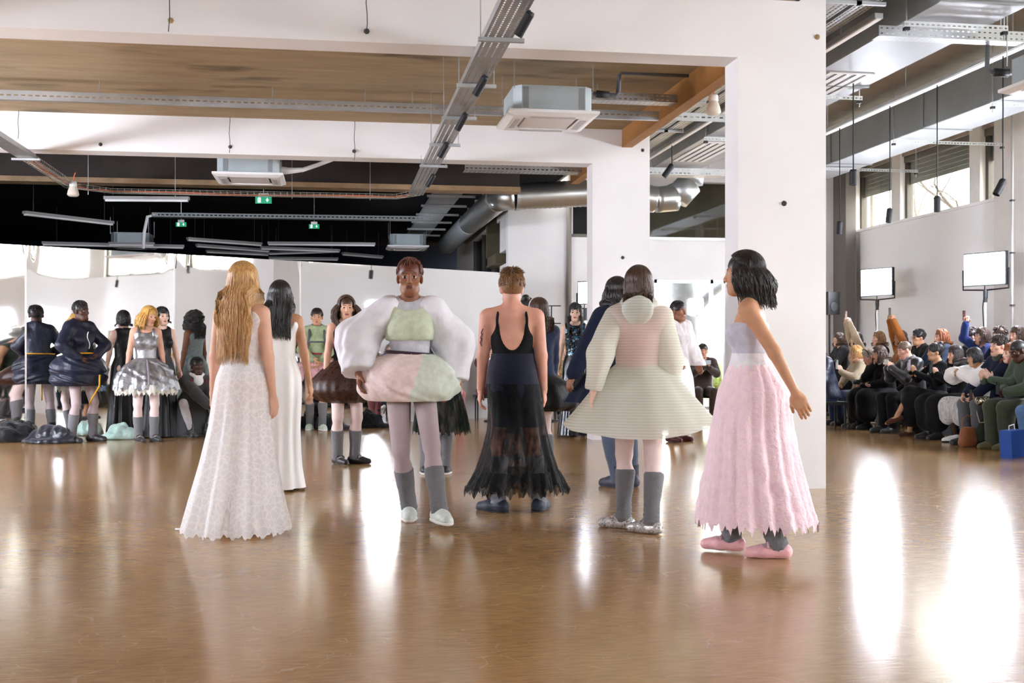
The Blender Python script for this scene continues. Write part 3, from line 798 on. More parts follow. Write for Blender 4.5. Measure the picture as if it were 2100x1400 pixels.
class Fig:
    """one person; units of a 1.75 m body, scaled by the root"""
    def __init__(s, label, x, y, face, H=1.75, sex='f', skin='fair', category='person', group=None, yaw=None,
                 pel=(0, 0, .945), pp=0, lean=0, side=0, twist=0, hy=0, hp=0, hr=0, aR=None, aL=None, toeR=8, toeL=-8,
                 wR=None, wL=None, pR=(.4, -1, -.2), pL=(-.4, -1, -.2), kR=(.15, 1, 0), kL=(-.15, 1, 0),
                 hdR=None, hdL=None, pnR=None, pnL=None, hposeR='relaxed', hposeL='relaxed', h=0.016, hh=0.0055, fat=1.0, toes_down=None, z=0.0, name='person'):
        s.h, s.hh, s.sex, s.fat = h, hh, sex, fat
        k = H / 1.75; s.k = k
        if yaw is None:
            P = v3(x, y, 0); c = -nrm(P); r = v3(CS, -SN, 0)
            r = nrm(r - c * (r @ c))
            a = math.radians(face); fw = c * math.cos(a) + r * math.sin(a)
            yaw = math.atan2(-fw[0], fw[1])
        s.root = thing(name, label, category, (x, y, z), yaw, group); s.root.scale = (k, k, k); s.yaw = yaw
        s.skin = skinmat(skin, SKIN[skin]); s.lip = M_LIPD if skin in ('dark', 'brown') else M_LIP
        f = sex == 'f'
        s.pel = v3(*pel); s.pR_ = Rx(-pp)
        s.waist = s.pel + s.pR_ @ v3(0, 0, .125)
        s.cR = Rz(twist) @ Ry(side) @ Rx(-lean)
        tr = lambda *q: s.waist + s.cR @ v3(*q)
        s.tr = tr
        s.nb = tr(0, -.012, .405)
        sw = .152 if f else .182
        s.shR, s.shL = tr(sw, -.01, .345), tr(-sw, -.01, .345)
        s.hR = s.cR @ Rz(hy) @ Rx(hp) @ Ry(hr) if False else Rz(twist + hy) @ Ry(hr + side * .4) @ Rx(hp - lean * .35)
        s.hO = s.nb + s.cR @ v3(0, .012, .045) + s.hR @ v3(0, .022, .105)
        s.hipR, s.hipL = s.pel + s.pR_ @ v3(.085, 0, -.035), s.pel + s.pR_ @ v3(-.085, 0, -.035)
        aR = v3(*(aR if aR is not None else (.10, -.02, .08))); aL = v3(*(aL if aL is not None else (-.10, -.02, .08)))
        s.knR, s.anR = ik(s.hipR, aR, .43, .42, kR); s.knL, s.anL = ik(s.hipL, aL, .43, .42, kL)
        wR = v3(*(wR if wR is not None else (.25, .04, .85))); wL = v3(*(wL if wL is not None else (-.25, .04, .85)))
        s.elR, s.wrR = ik(s.shR, wR, .285, .25, pR); s.elL, s.wrL = ik(s.shL, wL, .285, .25, pL)
        s.toe = {}
        for sd, an, ty in (('R', s.anR, toeR), ('L', s.anL, toeL)):
            t = v3(math.sin(math.radians(ty)), math.cos(math.radians(ty)), 0)
            if toes_down and sd in toes_down: t = nrm(t + v3(0, 0, toes_down[sd]))
            s.toe[sd] = t
        F_ = s.fat
        P = {}
        P['pelvis'] = [('e', s.pel, (.155 * F_, .112 * F_, .125) if f else (.15 * F_, .112 * F_, .125), s.pR_, .05)]
        P['glute'] = [('e', s.pel + s.pR_ @ v3(x_, -.055, -.035), (.082, .078, .085), s.pR_, .04) for x_ in (.07, -.07)]
        P['waist'] = [('e', s.waist + s.cR @ v3(0, 0, .02), (.118 * F_, .088 * F_, .13) if f else (.138 * F_, .1 * F_, .13), s.cR, .06)]
        P['chest'] = [('e', tr(0, 0, .20), (.132 * F_, .098 * F_, .165) if f else (.155 * F_, .112 * F_, .175), s.cR, .06),
                      ('c', tr(-.10, -.02, .31), tr(.10, -.02, .31), .062, .062, .05)]
        if f: P['chest'] += [('e', tr(x_, .07, .205), (.055, .05, .055), s.cR, .03) for x_ in (.065, -.065)]
        P['shoulder'] = [('c', s.nb + s.cR @ v3(0, -.01, .0), s.shR + s.cR @ v3(-.02, 0, .01), .05, .046 if f else .054, .04),
                         ('c', s.nb + s.cR @ v3(0, -.01, .0), s.shL + s.cR @ v3(.02, 0, .01), .05, .046 if f else .054, .04)]
        P['neck'] = [('c', s.nb - s.cR @ v3(0, 0, .02), s.hO + s.hR @ v3(0, -.02, -.05), .054 if f else .062, .05 if f else .058, .035)]
        ua, ub, fa, fb = (.047, .037, .038, .024) if f else (.056, .044, .044, .028)
        P['upperR'] = [('c', s.shR, s.elR, ua, ub, .03)]; P['upperL'] = [('c', s.shL, s.elL, ua, ub, .03)]
        P['foreR'] = [('c', s.elR, s.wrR, fa, fb, .02)]; P['foreL'] = [('c', s.elL, s.wrL, fa, fb, .02)]
        P['thighR'] = [('c', s.hipR, s.knR, .079 * F_, .055, .02)]; P['thighL'] = [('c', s.hipL, s.knL, .079 * F_, .055, .02)]
        for sd, kn, an in (('R', s.knR, s.anR), ('L', s.knL, s.anL)):
            ax = nrm(an - kn); bk = -nrm(v3(s.toe[sd][0], s.toe[sd][1], 0)); bk = nrm(bk - ax * (bk @ ax))
            cf = kn + (an - kn) * .3 + bk * .016
            P['shank' + sd] = [('c', kn, an, .050, .035, .02), ('c', cf, kn + (an - kn) * .55 + bk * .008, .052, .042, .03)]
            t = s.toe[sd]
            P['foot' + sd] = [('c', an - t * .035 + v3(0, 0, -.038), an + t * .07 + v3(0, 0, -.042), .036, .036, .02), ('c', an + t * .07 + v3(0, 0, -.042), an + t * .155 + v3(0, 0, -.056), .036, .024, .02)]
        s.P = P
        s.hand = {'R': (hdR, pnR, hposeR), 'L': (hdL, pnL, hposeL)}
    # -- evaluate named primitive groups, inflated
    def field(s, names, infl=0.0, h=None, pad=0.0, extra=()):
        pr = [q for n in names for q in s.P[n]] + list(extra)
        lo = np.full(3, 9.0); hi = np.full(3, -9.0)
        for q in pr:
            if q[0] == 'c':
                m = max(q[3], q[4]) + infl; lo = np.minimum(lo, np.minimum(q[1], q[2]) - m); hi = np.maximum(hi, np.maximum(q[1], q[2]) + m)
            else:
                m = max(q[2]) + infl; lo = np.minimum(lo, q[1] - m); hi = np.maximum(hi, q[1] + m)
        g = SDF(lo - pad, hi + pad, h or s.h)
        for q in pr:
            if q[0] == 'c': g.cap(q[1], q[2], q[3] + infl, q[4] + infl, k=q[5])
            else: g.ell(q[1], np.array(q[2]) + infl, q[3], k=q[4])
        return g
    def put(s, name, g, m, label=None):
        V, Q = g.mesh() if isinstance(g, SDF) else g
        if len(V) == 0: return None
        o = raw(name, V, Q, m, s.root)
        if label: o['label'] = label
        return o
    def body(s, face=True, tights=None, tlabel='tights'):
        g = s.field(['pelvis', 'glute', 'waist', 'chest', 'shoulder', 'neck', 'upperR', 'upperL', 'foreR', 'foreL', 'thighR', 'thighL', 'shankR', 'shankL', 'footR', 'footL'])
        V, Q = g.mesh(); Vs = [V]; Qs = [Q]; mi = [np.zeros(len(Q), int)]; n = len(V)
        hv, hq, hm = s.head(face)
        Vs.append(hv); Qs.append(hq + n); mi.append(hm); n += len(hv)
        for sd, sg, el, wr in (('R', 1, s.elR, s.wrR), ('L', -1, s.elL, s.wrL)):
            d, pn, po = s.hand[sd]
            fd = nrm(wr - el)
            d = fd if d is None else nrm(v3(*d)); pn = v3(-sg, .15, 0) if pn is None else v3(*pn)
            if abs(nrm(pn) @ d) > .95: pn = pn + v3(0, .6, .3)
            a, b = hand_mesh(wr, d, pn, sg, po, s.hh)
            Vs.append(a); Qs.append(b + n); mi.append(np.zeros(len(b), int)); n += len(a)
        o = raw('body', np.concatenate(Vs), np.concatenate(Qs), [s.skin, s.lip, M_EYE, M_PUP, s.brow], s.root, mi=np.concatenate(mi))
        if tights: s.tights(tights)
        return o
    def head(s, face=True):
        h = s.hh
        f = s.sex == 'f'
        g = SDF((-.10, -.125, -.19), (.10, .14, .135), h)
        g.ell((0, -.012, .035), (.074, .094, .086), k=0)
        jw = .054 if f else .060
        g.ell((0, .03, -.045), (jw, .062, .075), k=.04)
        g.cap((-.018, .066, -.095), (.018, .066, -.095), .022 if f else .026, k=.03)
        for x in (1, -1):
            g.cap((x * .045, .0, -.075), (x * .022, .055, -.098), .018, .018, k=.03)          # jaw line
            g.ell((x * .042, .058, -.02), (.024, .022, .02), k=.025)                          # cheekbone
            g.cap((x * .012, .083, .026), (x * .045, .070, .026), .010, .010, k=.015)          # brow
            g.ell((x * .031, .094, .002), (.017, .014, .011), k=.012, sub=True)                # socket
            g.ell((x * .031, .074, .001), (.0135, .0135, .0115), k=.004)                       # eyeball
            g.ell((x * .077, -.008, -.008), (.010, .022, .032), Rz(-20 * x), k=.008)           # ear
        g.cap((0, .088, .012), (0, .107, -.030), .0075, .0105, k=.014)                        # nose
        g.cap((-.009, .099, -.034), (.009, .099, -.034), .0078, k=.008)
        g.cap((-.016, .088, -.062), (.016, .088, -.062), .0085, k=.008)                       # lips
        g.cap((-.013, .086, -.072), (.013, .086, -.072), .0085, k=.008)
        g.cap((0, -.02, -.05), (0, -.034, -.17), .050 if f else .057, .053 if f else .061, k=.03)
        V, Q = g.mesh()
        C = V[Q].mean(1); mi = np.zeros(len(Q), int)
        x, y, z = np.abs(C[:, 0]), C[:, 1], C[:, 2]
        mi[(x < .023 - np.abs(z + .067) * 1.0) & (np.abs(z + .067) < .0105) & (y > .075)] = 1
        e = ((x - .031) / .0145) ** 2 + ((z - .001) / .0075) ** 2 < 1
        mi[e & (y > .06)] = 2
        mi[e & (y > .06) & (np.abs(x - .031) < .0062)] = 3
        mi[(x > .014) & (x < .048) & (np.abs(z - .0275 + ((x - .034) * 4.0) ** 2 * .9) < .0036) & (y > .05)] = 4
        s.brow = getattr(s, 'brow', HAIR['darkbrown'])
        return V @ s.hR.T + s.hO, Q, mi
    def hp(s, p): return np.asarray(p) @ s.hR.T + s.hO
    def tights(s, m, label=None, infl=.004):
        g = s.field(['pelvis', 'glute', 'thighR', 'thighL', 'shankR', 'shankL', 'footR', 'footL'], infl)
        return s.put('tights', g, m, label)
    def socks(s, m, top=.42, infl=.012, label=None, bottom=.06):
        for i, (sd, kn, an) in enumerate((('R', s.knR, s.anR), ('L', s.knL, s.anL))):
            g = s.field(['shank' + sd], infl, h=min(s.h, .012), pad=.02)
            ax = nrm(an - kn); L = np.linalg.norm(an - kn)
            # slouch rings low on the leg
            X, Y, Z = g._pts((slice(None),) * 3)
            t = ((X - F32(kn[0])) * F32(ax[0]) + (Y - F32(kn[1])) * F32(ax[1]) + (Z - F32(kn[2])) * F32(ax[2]))
            w = np.clip((t / L - .5) / .5, 0, 1)
            g.f = g.f - (w * F32(.010) + w * F32(.006) * np.sin(t * F32(210) + 2.0 * np.sin(X * 40 + Y * 30)))
            g.plane(an - ax * (top - .08), -ax)
            g.plane(an + ax * .035, ax)
            o = s.put('leg_warmer', g, m)
            if label and o: o['label'] = label
    def shoes(s, m, kind='sneaker', sole=None, which='RL', label=None):
        for sd in which:
            an = s.anR if sd == 'R' else s.anL; t = s.toe[sd]; u = v3(0, 0, 1)
            if abs(t[2]) > .1: u = nrm(np.cross(np.cross(t, u), t))
            h = min(s.h, .009)
            lo, hi = an - .22, an + .22
            g = SDF(np.minimum(an - t * .07, an + t * .2) - .09, np.maximum(an - t * .07, an + t * .2) + .09, h)
            r = {'flat': .006, 'sneaker': .012, 'boot': .016, 'pump': .005}[kind]
            g.cap(an - t * .04 - u * .040, an + t * .07 - u * .042, .037 + r, .037 + r, k=.0)
            g.cap(an + t * .07 - u * .042, an + t * .155 - u * .052, .038 + r, .027 + r, k=.02)
            if kind == 'boot': g.cap(an - u * .03, an + u * .14, .05, .052, k=.02)
            if kind == 'sneaker': g.cap(an - t * .02 - u * .03, an - t * .005 + u * .008, .046, .046, k=.02)
            if kind in ('flat', 'pump'): g.cap(an + t * .045 + u * .01, an + t * .015 + u * .06, .042, .06, k=.01, sub=True)
            g.plane(an - u * .079, -u)
            if kind == 'sneaker' : g.plane(an + u * .03, u)
            o = s.put('shoe', g, m)
            if label: o['label'] = label
            if sole is not None:
                g2 = SDF(np.minimum(an - t * .07, an + t * .2) - .09, np.maximum(an - t * .07, an + t * .2) + .09, h)
                g2.cap(an - t * .04 - u * .06, an + t * .07 - u * .06, .052, .052, k=0); g2.cap(an + t * .07 - u * .06, an + t * .155 - u * .06, .052, .04, k=.02)
                g2.plane(an - u * .055, u); g2.plane(an - u * .08, -u)
                V, Q = g2.mesh(); raw('sole', V, Q, sole, o)
            if kind == 'flat':
                mb = MB()
                c = an + t * .055 - u * .02; sd_ = nrm(np.cross(t, u))
                pts = [c + sd_ * .05 * math.cos(a) + u * (.006 + .028 * math.sin(a)) for a in np.linspace(0, PI, 9)]
                mb.tube(pts, .006, 6); st = mb.build('strap', m, o, smooth=True)
    # -- close fitting or loose garments from body primitives
    def garment(s, name, m, groups, infl=.012, hem=None, neck=None, sleeves=None, extra=(), sub=(), h=None, noise=None, label=None, cuts=()):
        g = s.field(groups, infl, h, pad=.03, extra=extra)
        if noise: g.noise(*noise)
        if neck is not None:
            g.ell(s.nb + s.cR @ v3(0, neck[1] if len(neck) > 1 else .03, neck[2] if len(neck) > 2 else .03), (neck[0], neck[0], neck[0] * .9), s.cR, k=.01, sub=True)
        for c, r in sub: g.ell(c, r, s.cR, k=.01, sub=True)
        if hem is not None: g.plane(v3(0, 0, hem), (0, 0, -1))
        for p, n in cuts: g.plane(p, n)
        return s.put(name, g, m, label)
    def sleeve_extra(s, sd, r0, r1, t0=0.0, t1=1.0, fore=True):
        sh, el, wr = (s.shR, s.elR, s.wrR) if sd == 'R' else (s.shL, s.elL, s.wrL)
        out = [('c', sh + (el - sh) * t0, el, r0, r1, .03)]
        if fore: out.append(('c', el, el + (wr - el) * t1, r1, r1 * .9, .03))
        return out
    # -- draped skirts: rings (z, cx, cy, rx, ry), radial folds
    def drape(s, name, m, rings, folds=14, amp=(0, .03), seed=0, jag=0.0, nseg=120, nz=28, label=None, hem_fn=None, power=1.0, crumple=0.0, thick=0.0):
        r = np.random.default_rng(seed); rings = np.array(rings, float)
        tt = np.linspace(0, 1, nz + 1); rt = np.linspace(0, 1, len(rings))
        cols = [np.interp(tt, rt, rings[:, i]) for i in range(5)]
        # smooth the profile
        for c in cols:
            for _ in range(2): c[1:-1] = (c[:-2] + 2 * c[1:-1] + c[2:]) / 4
        a = np.linspace(0, 2 * PI, nseg, endpoint=False)
        wave = np.zeros(nseg)
        for fq, wt in ((folds, 1.0), (folds * 2 + 1, .35), (max(2, folds // 2), .5), (folds + 3, .4)):
            wave += wt * np.sin(fq * a + r.uniform(0, 6))
        wave /= 1.5
        V = []
        for i, t in enumerate(tt):
            z, cx, cy, rx, ry = (c[i] for c in cols)
            A_ = amp[0] + (amp[1] - amp[0]) * t ** power
            w = wave * A_ + (crumple * np.sin(13 * t + 5 * a + 3 * np.sin(3 * a + 9 * t)) * np.sin(PI * t) if crumple else 0)
            zz = np.full(nseg, z)
            if jag: zz = zz + jag * t ** 4 * (np.sin(folds * 2 * a + 1.3) + .7 * np.sin(folds * 5 * a) + r.normal(0, .25, nseg))
            if hem_fn is not None: zz = zz + t * np.array([hem_fn(q) for q in a])
            V.append(np.stack([cx + (rx + w) * np.sin(a), cy + (ry + w) * np.cos(a), zz], 1))
        V = np.concatenate(V)
        i0 = (np.arange(nz)[:, None] * nseg + np.arange(nseg)[None]); i1 = np.arange(nz)[:, None] * nseg + (np.arange(nseg)[None] + 1) % nseg
        Q = np.stack([i0, i1, i1 + nseg, i0 + nseg], -1).reshape(-1, 4)
        if thick:
            n = len(V); cen = np.stack([np.interp(V[:, 2], rings[::-1, 0], rings[::-1, 1]) if rings[0, 0] > rings[-1, 0] else 0 * V[:, 2], 0 * V[:, 2], V[:, 2]], 1)
            dv = V - cen; dv[:, 2] = 0; dv /= (np.linalg.norm(dv, axis=1, keepdims=True) + 1e-6)
            V2 = V - dv * thick; Q2 = Q[:, ::-1] + n
            b = (np.arange(nseg) + nz * nseg); b2 = (np.arange(nseg) + 1) % nseg + nz * nseg
            rim = np.stack([b, b2, b2 + n, b + n], 1)
            V = np.concatenate([V, V2]); Q = np.concatenate([Q, Q2, rim])
        return s.put(name, (V, Q), m, label)
    # -- hair: a cap over the skull plus many tapering locks
    def hair(s, style, m, L=.3, n=220, seed=1, bangs=False, front=False, r=.0045, puff=0.0, label=None, sides=5, sway=(0, 0), part=0.0, spread=1.0, push=True):
        rg = np.random.default_rng(seed)
        c0 = v3(0, -.012, .035); rad = v3(.080, .100, .092)
        g = SDF((-.13, -.16, -.16), (.13, .14, .17), max(s.hh, .006))
        infl = {'buzz': .003, 'short': .010, 'crop': .006}.get(style, .012) + puff * .15
        g.ell(c0, rad + (infl - .004 if style in ('short', 'crop', 'buzz', 'bun') else .002), k=0)
        if style == 'bun':
            g.ell((0, -.085, .115), (.045, .042, .042), k=.015)
        if style in ('curly', 'afro'):
            g.ell((0, -.03, .02), (.10 + puff, .12 + puff, .11 + puff), k=.02)
            g.noise(.012, 60, seed)
        if style in ('bob', 'long', 'wavy'):
            g.ell((0, -.045, -.03), (.082, .075, .09), k=.03)
        fz = -.055 if not bangs else -.075
        g.ell((0, .115, fz), (.072, .10, .098 if not bangs else .088), k=.012, sub=True)
        if style in ('short', 'buzz', 'crop', 'bun'):
            for x in (1, -1): g.ell((x * .085, .02, -.035), (.03, .06, .05), k=.01, sub=True)
            g.plane((0, -.05, -.062), (0, .55, -1))
        else:
            g.plane((0, 0, -.10), (0, 0, -1))
        V, Q = g.mesh(); V = s.hp(V)
        Vs = [V]; Qs = [Q]; nn = len(V)
        if style not in ('buzz',):
            nst = 16; ang = np.arange(sides) * 2 * PI / sides
            zc = s.hp((0, 0, 0))
            def axis(z):
                t = np.clip((z - s.pel[2]) / (s.nb[2] - s.pel[2] + 1e-6), 0, 1); return s.pel + (s.nb - s.pel) * t
            for i in range(n):
                a = rg.uniform(-PI, PI); ph0 = rg.uniform(2, 45)
                shortst = style in ('short', 'crop', 'bun')
                fr = abs(a) < .95
                phe = 98 + rg.uniform(-6, 8)
                if fr: phe = rg.uniform(50, 58) if (bangs or shortst) else 86
                pts = []
                ph = np.linspace(ph0, max(phe, ph0 + 15), 7)
                if style in ('short', 'crop'):
                    ph0 = rg.uniform(0, 46 if fr else 84); ph = np.linspace(ph0, ph0 + rg.uniform(14, 24), 5)
                tgt = (1.35 + rg.uniform(0, .4)) * (1 if (a - part) >= 0 else -1)
                for j, p in enumerate(ph):
                    aa = a
                    if fr and not bangs and not shortst:
                        w = np.clip((p - 30) / 45, 0, 1); aa = a * (1 - w) + tgt * w
                    pr = math.radians(p); e = 1.05 + infl * 4 + (.06 * rg.uniform() if style in ('short', 'curly') else .02 * rg.uniform())
                    pts.append(c0 + v3(math.sin(aa) * math.sin(pr) * rad[0], math.cos(aa) * math.sin(pr) * rad[1], math.cos(pr) * rad[2]) * e)
                if style in ('short', 'crop'):            # tufts lift off the scalp
                    lift = rg.uniform(0, .006 + puff) * (1.3 if ph0 < 40 else .35)
                    for j_ in range(5): pts[j_] = pts[j_] + nrm(pts[j_] - c0) * lift * (j_ / 4) + v3(0, puff * .5, 0) * (j_ / 4) * (ph0 < 45)
                pts = [s.hp(p) for p in pts]
                if bangs and fr:
                    e = pts[-1]; pts.append(e + s.hR @ v3(0, .004, -.022 - .006 * rg.uniform()))
                if not shortst and not (bangs and fr):
                    ln = L * rg.uniform(.78, 1.0) * (1.0 if abs(a) > 1.2 else .93); p = pts[-1].copy(); pts_f = []
                    out = nrm(v3(p[0] - zc[0], p[1] - zc[1], 0)); w0, w1 = rg.uniform(0, 6), rg.uniform(0, 6)
                    for j in range(1, 12):
                        t = j / 11; q = p.copy(); q[2] = p[2] - ln * t
                        q += out * (puff * math.sin(min(1, t * 1.3) * PI) * rg.uniform(.8, 1.1) + .004)
                        q[:2] += np.array(sway) * t
                        if style == 'wavy': q += v3(math.cos(w0 + t * ln * 26), math.sin(w1 + t * ln * 26), 0) * .012 * t
                        if style == 'curly': q += v3(math.cos(w0 + t * ln * 70), math.sin(w1 + t * ln * 70), 0) * .014 * min(1, 3 * t)
                        else: q[:2] += rg.normal(0, .0016, 2)
                        if push and q[2] < s.nb[2] + .08 and s.nb[2] > .7:
                            ax = axis(q[2]); lc = s.cR.T @ (q - ax)
                            rxx = .185 if q[2] > s.nb[2] - .12 else .15; ryy = .112 if lc[1] < 0 else .125
                            if front and lc[1] > -.02: lc[1] = max(lc[1], .10)
                            elif not front and lc[1] > -.09:
                                w_ = min(1, (s.nb[2] + .08 - q[2]) / .13); lc[1] = lc[1] * (1 - .7 * w_) - .075 * w_
                            lc[0] *= 1 + (spread - 1) * min(1, max(0, s.nb[2] + .05 - q[2]) / .12)
                            e = (lc[0] / rxx) ** 2 + (lc[1] / ryy) ** 2
                            if e < 1.05: 
                                lc[1] = (1 if lc[1] > 0 else -1) * ryy * math.sqrt(max(0, 1.06 - (lc[0] / rxx) ** 2)) + rg.normal(0, .006)
                            q = s.cR @ lc + ax
                        pts_f.append(q)
                    pts = pts + pts_f
                Pn = np.array(pts); rr = r * rg.uniform(.7, 1.3)
                T = np.gradient(Pn, axis=0); T /= np.linalg.norm(T, axis=1, keepdims=True) + 1e-9
                U = np.cross(T, v3(.31, .2, .93)); U /= np.linalg.norm(U, axis=1, keepdims=True) + 1e-9; W = np.cross(T, U)
                R_ = rr * np.concatenate([np.linspace(.6, 1, len(Pn) // 2), np.linspace(1, .25, len(Pn) - len(Pn) // 2)])
                ring = Pn[:, None] + (U[:, None] * np.cos(ang)[None, :, None] + W[:, None] * np.sin(ang)[None, :, None]) * R_[:, None, None]
                b = np.arange(len(Pn) - 1)[:, None] * sides; kk = np.arange(sides)[None]
                i0 = b + kk; i1 = b + (kk + 1) % sides
                Qs.append(np.stack([i0, i1, i1 + sides, i0 + sides], -1).reshape(-1, 4) + nn); Vs.append(ring.reshape(-1, 3)); nn += len(Pn) * sides
        return s.put('hair', (np.concatenate(Vs), np.concatenate(Qs)), m, label)
    def world(s, p):
        c, sn = math.cos(s.yaw), math.sin(s.yaw); p = np.asarray(p) * s.k
        return Vector((s.root.location.x + c * p[0] - sn * p[1], s.root.location.y + sn * p[0] + c * p[1], s.root.location.z + p[2]))
TORSO = ['pelvis', 'glute', 'waist', 'chest', 'shoulder']
ARMS = ['upperR', 'upperL', 'foreR', 'foreL']
LEGS = ['thighR', 'thighL', 'shankR', 'shankL']
# ================================================================== the models on the floor
def at(px, D): p = on_d(px, 700, D); return p.x, p.y
K_SOCK = cloth('grey_wool', '77777a', 0.95, bscale=140, bump=0.4, var=0.06)
K_TIGHT = cloth('pale_pink_tights', 'e3ccc6', 0.6, bump=0, var=0.03, sheen=0.1)
K_TAUPE = cloth('mauve_tights', 'b3a3a3', 0.6, bump=0, var=0.03, sheen=0.1)
K_TAN = cloth('tan_tights', 'd1a890', 0.6, bump=0, var=0.03, sheen=0.1)
K_BLACK = cloth('black', '0e0e10', 0.85, sheen=0.04)
K_BLACKS = cloth('black_satin', '0f0f12', 0.45, spec=0.35, sheen=0.02)
K_NAVY = cloth('navy', '131a2e', 0.85, sheen=0.05)
K_NAVYN = cloth('navy_nylon', '151b30', 0.45, spec=0.4, sheen=0.02, bump=0.5, bscale=22)
K_WHITE = cloth('white', 'ece9e6', 0.7, var=0.03)
K_SATIN = cloth('white_satin', 'eeebe7', 0.4, spec=0.4, bump=0.05, var=0.015)
K_SHOE = cloth('black_shoe', '121114', 0.4, spec=0.5, bump=0.1)
K_GLITTER = sequin('silver_glitter', 'b9b9b9', 'f2f2f2', '8d8d8f', 150, 0.5, 0.2)
def arm_cut(f, g_sd): pass

# 1 --- lace gown
f = Fig('woman with waist-long blond hair in a floor-length white lace gown, seen from behind', *at(497, 7.62), 152, 1.79, 'f', 'fair',
        wR=(.21, .03, .83), wL=(-.27, .10, .88), hh=.0045, h=.013)
f.brow = HAIR['blond']; f.body()
f.hair('long', HAIR['blond'], L=.56, n=900, r=.0042, seed=3, puff=.012, spread=1.25, sway=(-.02, 0))
LACE = sheer('white_lace', 'fefdfc', 0.88, 'lace', 23)
f.garment('bodice', LACE, ['waist', 'chest', 'pelvis'], .010, neck=(.13, .05, -.0), hem=1.0)
for x in (.085, -.085):
    mb = MB(); mb.tube([f.tr(x, .085, .27), f.tr(x * 1.05, .05, .36), f.tr(x * 1.05, -.04, .385), f.tr(x, -.09, .28), f.tr(x * .9, -.098, .2)], .007, 6)
    mb.build('strap', K_WHITE, f.root, smooth=True)
f.drape('lace_skirt', LACE, [(1.12, 0, 0, .128, .105), (1.0, 0, -.005, .172, .148), (.86, 0, -.01, .190, .170), (.7, -.01, -.01, .20, .18), (.45, -.02, -.02, .245, .22), (.2, -.03, -.03, .30, .28), (.015, -.03, -.04, .34, .33)],
        folds=11, amp=(0, .028), seed=5, jag=.012, nseg=200, nz=50, power=1.3)
f.drape('underskirt', sheer('white_lining', 'f8f5f3', 0.55, 'tulle', 30), [(1.1, 0, 0, .12, .10), (.95, 0, 0, .16, .135), (.7, 0, 0, .18, .16), (.45, 0, 0, .21, .19), (.06, -.02, -.03, .29, .28)], folds=8, amp=(0, .02), seed=6)
mb = MB(); mb.tube([(-.34, -.08, .05), (-.38, -.09, .02), (-.42, -.08, .012), (-.45, -.06, .01)], .006, 5); mb.build('ribbon', K_WHITE, f.root, smooth=True)

# 2 --- white satin gown behind her
f = Fig('woman with long black hair in a plain white satin column gown behind the lace gown', *at(574, 10.0), 172, 1.81, 'f', 'tan',
        wR=(.25, .02, .86), wL=(-.29, .05, .88))
f.brow = HAIR['black']; f.body(); f.hair('wavy', HAIR['black'], L=.40, n=420, seed=8, puff=.015, r=.006)
f.garment('bodice', K_SATIN, ['waist', 'chest', 'pelvis'], .012, neck=(.14, -.05, -.02), hem=.98)
for x in (.08, -.08):
    MB().tube([f.tr(x, .085, .27), f.tr(x, .04, .375), f.tr(x, -.05, .38), f.tr(x * .8, -.1, .25)], .006, 6).build('strap', K_SATIN, f.root, smooth=True)
f.drape('skirt', K_SATIN, [(1.1, 0, 0, .13, .105), (.95, 0, -.01, .185, .16), (.8, 0, -.01, .188, .165), (.5, 0, 0, .17, .155), (.2, 0, 0, .185, .18), (.02, 0, -.02, .22, .24)], folds=7, amp=(0.002, .022), seed=2)
f.shoes(K_SHOE, 'flat')

# 3 --- curly brown hair, sparkling brown balloon skirt
f = Fig('woman with loose brown curls in a black top and sparkling brown balloon skirt', *at(710, 12.2), 8, 1.785, 'f', 'fair',
        wR=(.23, .05, .84), wL=(-.22, .05, .84), hh=.0048, hy=-4, aR=(.09, 0, .08), aL=(-.09, -.02, .08), toeR=-25, toeL=-60)
f.brow = HAIR['darkbrown']; f.body(tights=K_TIGHT)
f.hair('wavy', HAIR['brown'], L=.30, n=620, r=.0065, seed=11, puff=.055, front=True)
f.garment('top', K_BLACK, ['waist', 'chest', 'pelvis'], .010, neck=(.125, .06, .01), hem=1.0)
for x in (.085, -.085): MB().tube([f.tr(x, .09, .26), f.tr(x, .04, .385), f.tr(x, -.05, .38), f.tr(x * .9, -.1, .25)], .009, 6).build('strap', K_BLACK, f.root, smooth=True)
f.drape('balloon_skirt', sequin('brown_sparkle', '3a2119', '3a2119', 'd8c6b8', 60, 0.90, 0.4), [(1.08, 0, 0, .13, .11), (1.0, .02, 0, .22, .18), (.88, .06, 0, .30, .25), (.76, .06, 0, .32, .27), (.67, .04, 0, .26, .22), (.64, .0, 0, .18, .16)],
        folds=9, amp=(.0, .022), seed=4)
f.socks(K_SOCK, .37); f.shoes(K_SHOE, 'flat')
for sd in 'RL':
    an = f.anR if sd == 'R' else f.anL; t = f.toe[sd]
    mb = MB()
    for q in ((.03, .03), (.06, -.02), (.09, .02)):
        c = an + t * q[0] + v3(0, 0, -.012 - .2 * q[0]); mb.lathe([(.001, -.007), (.007, 0), (.001, .007)], 6, c)
    mb.build('stud', mat('brass_stud', 'd9a33a', 0.25, metal=1.0), f.root, smooth=True)

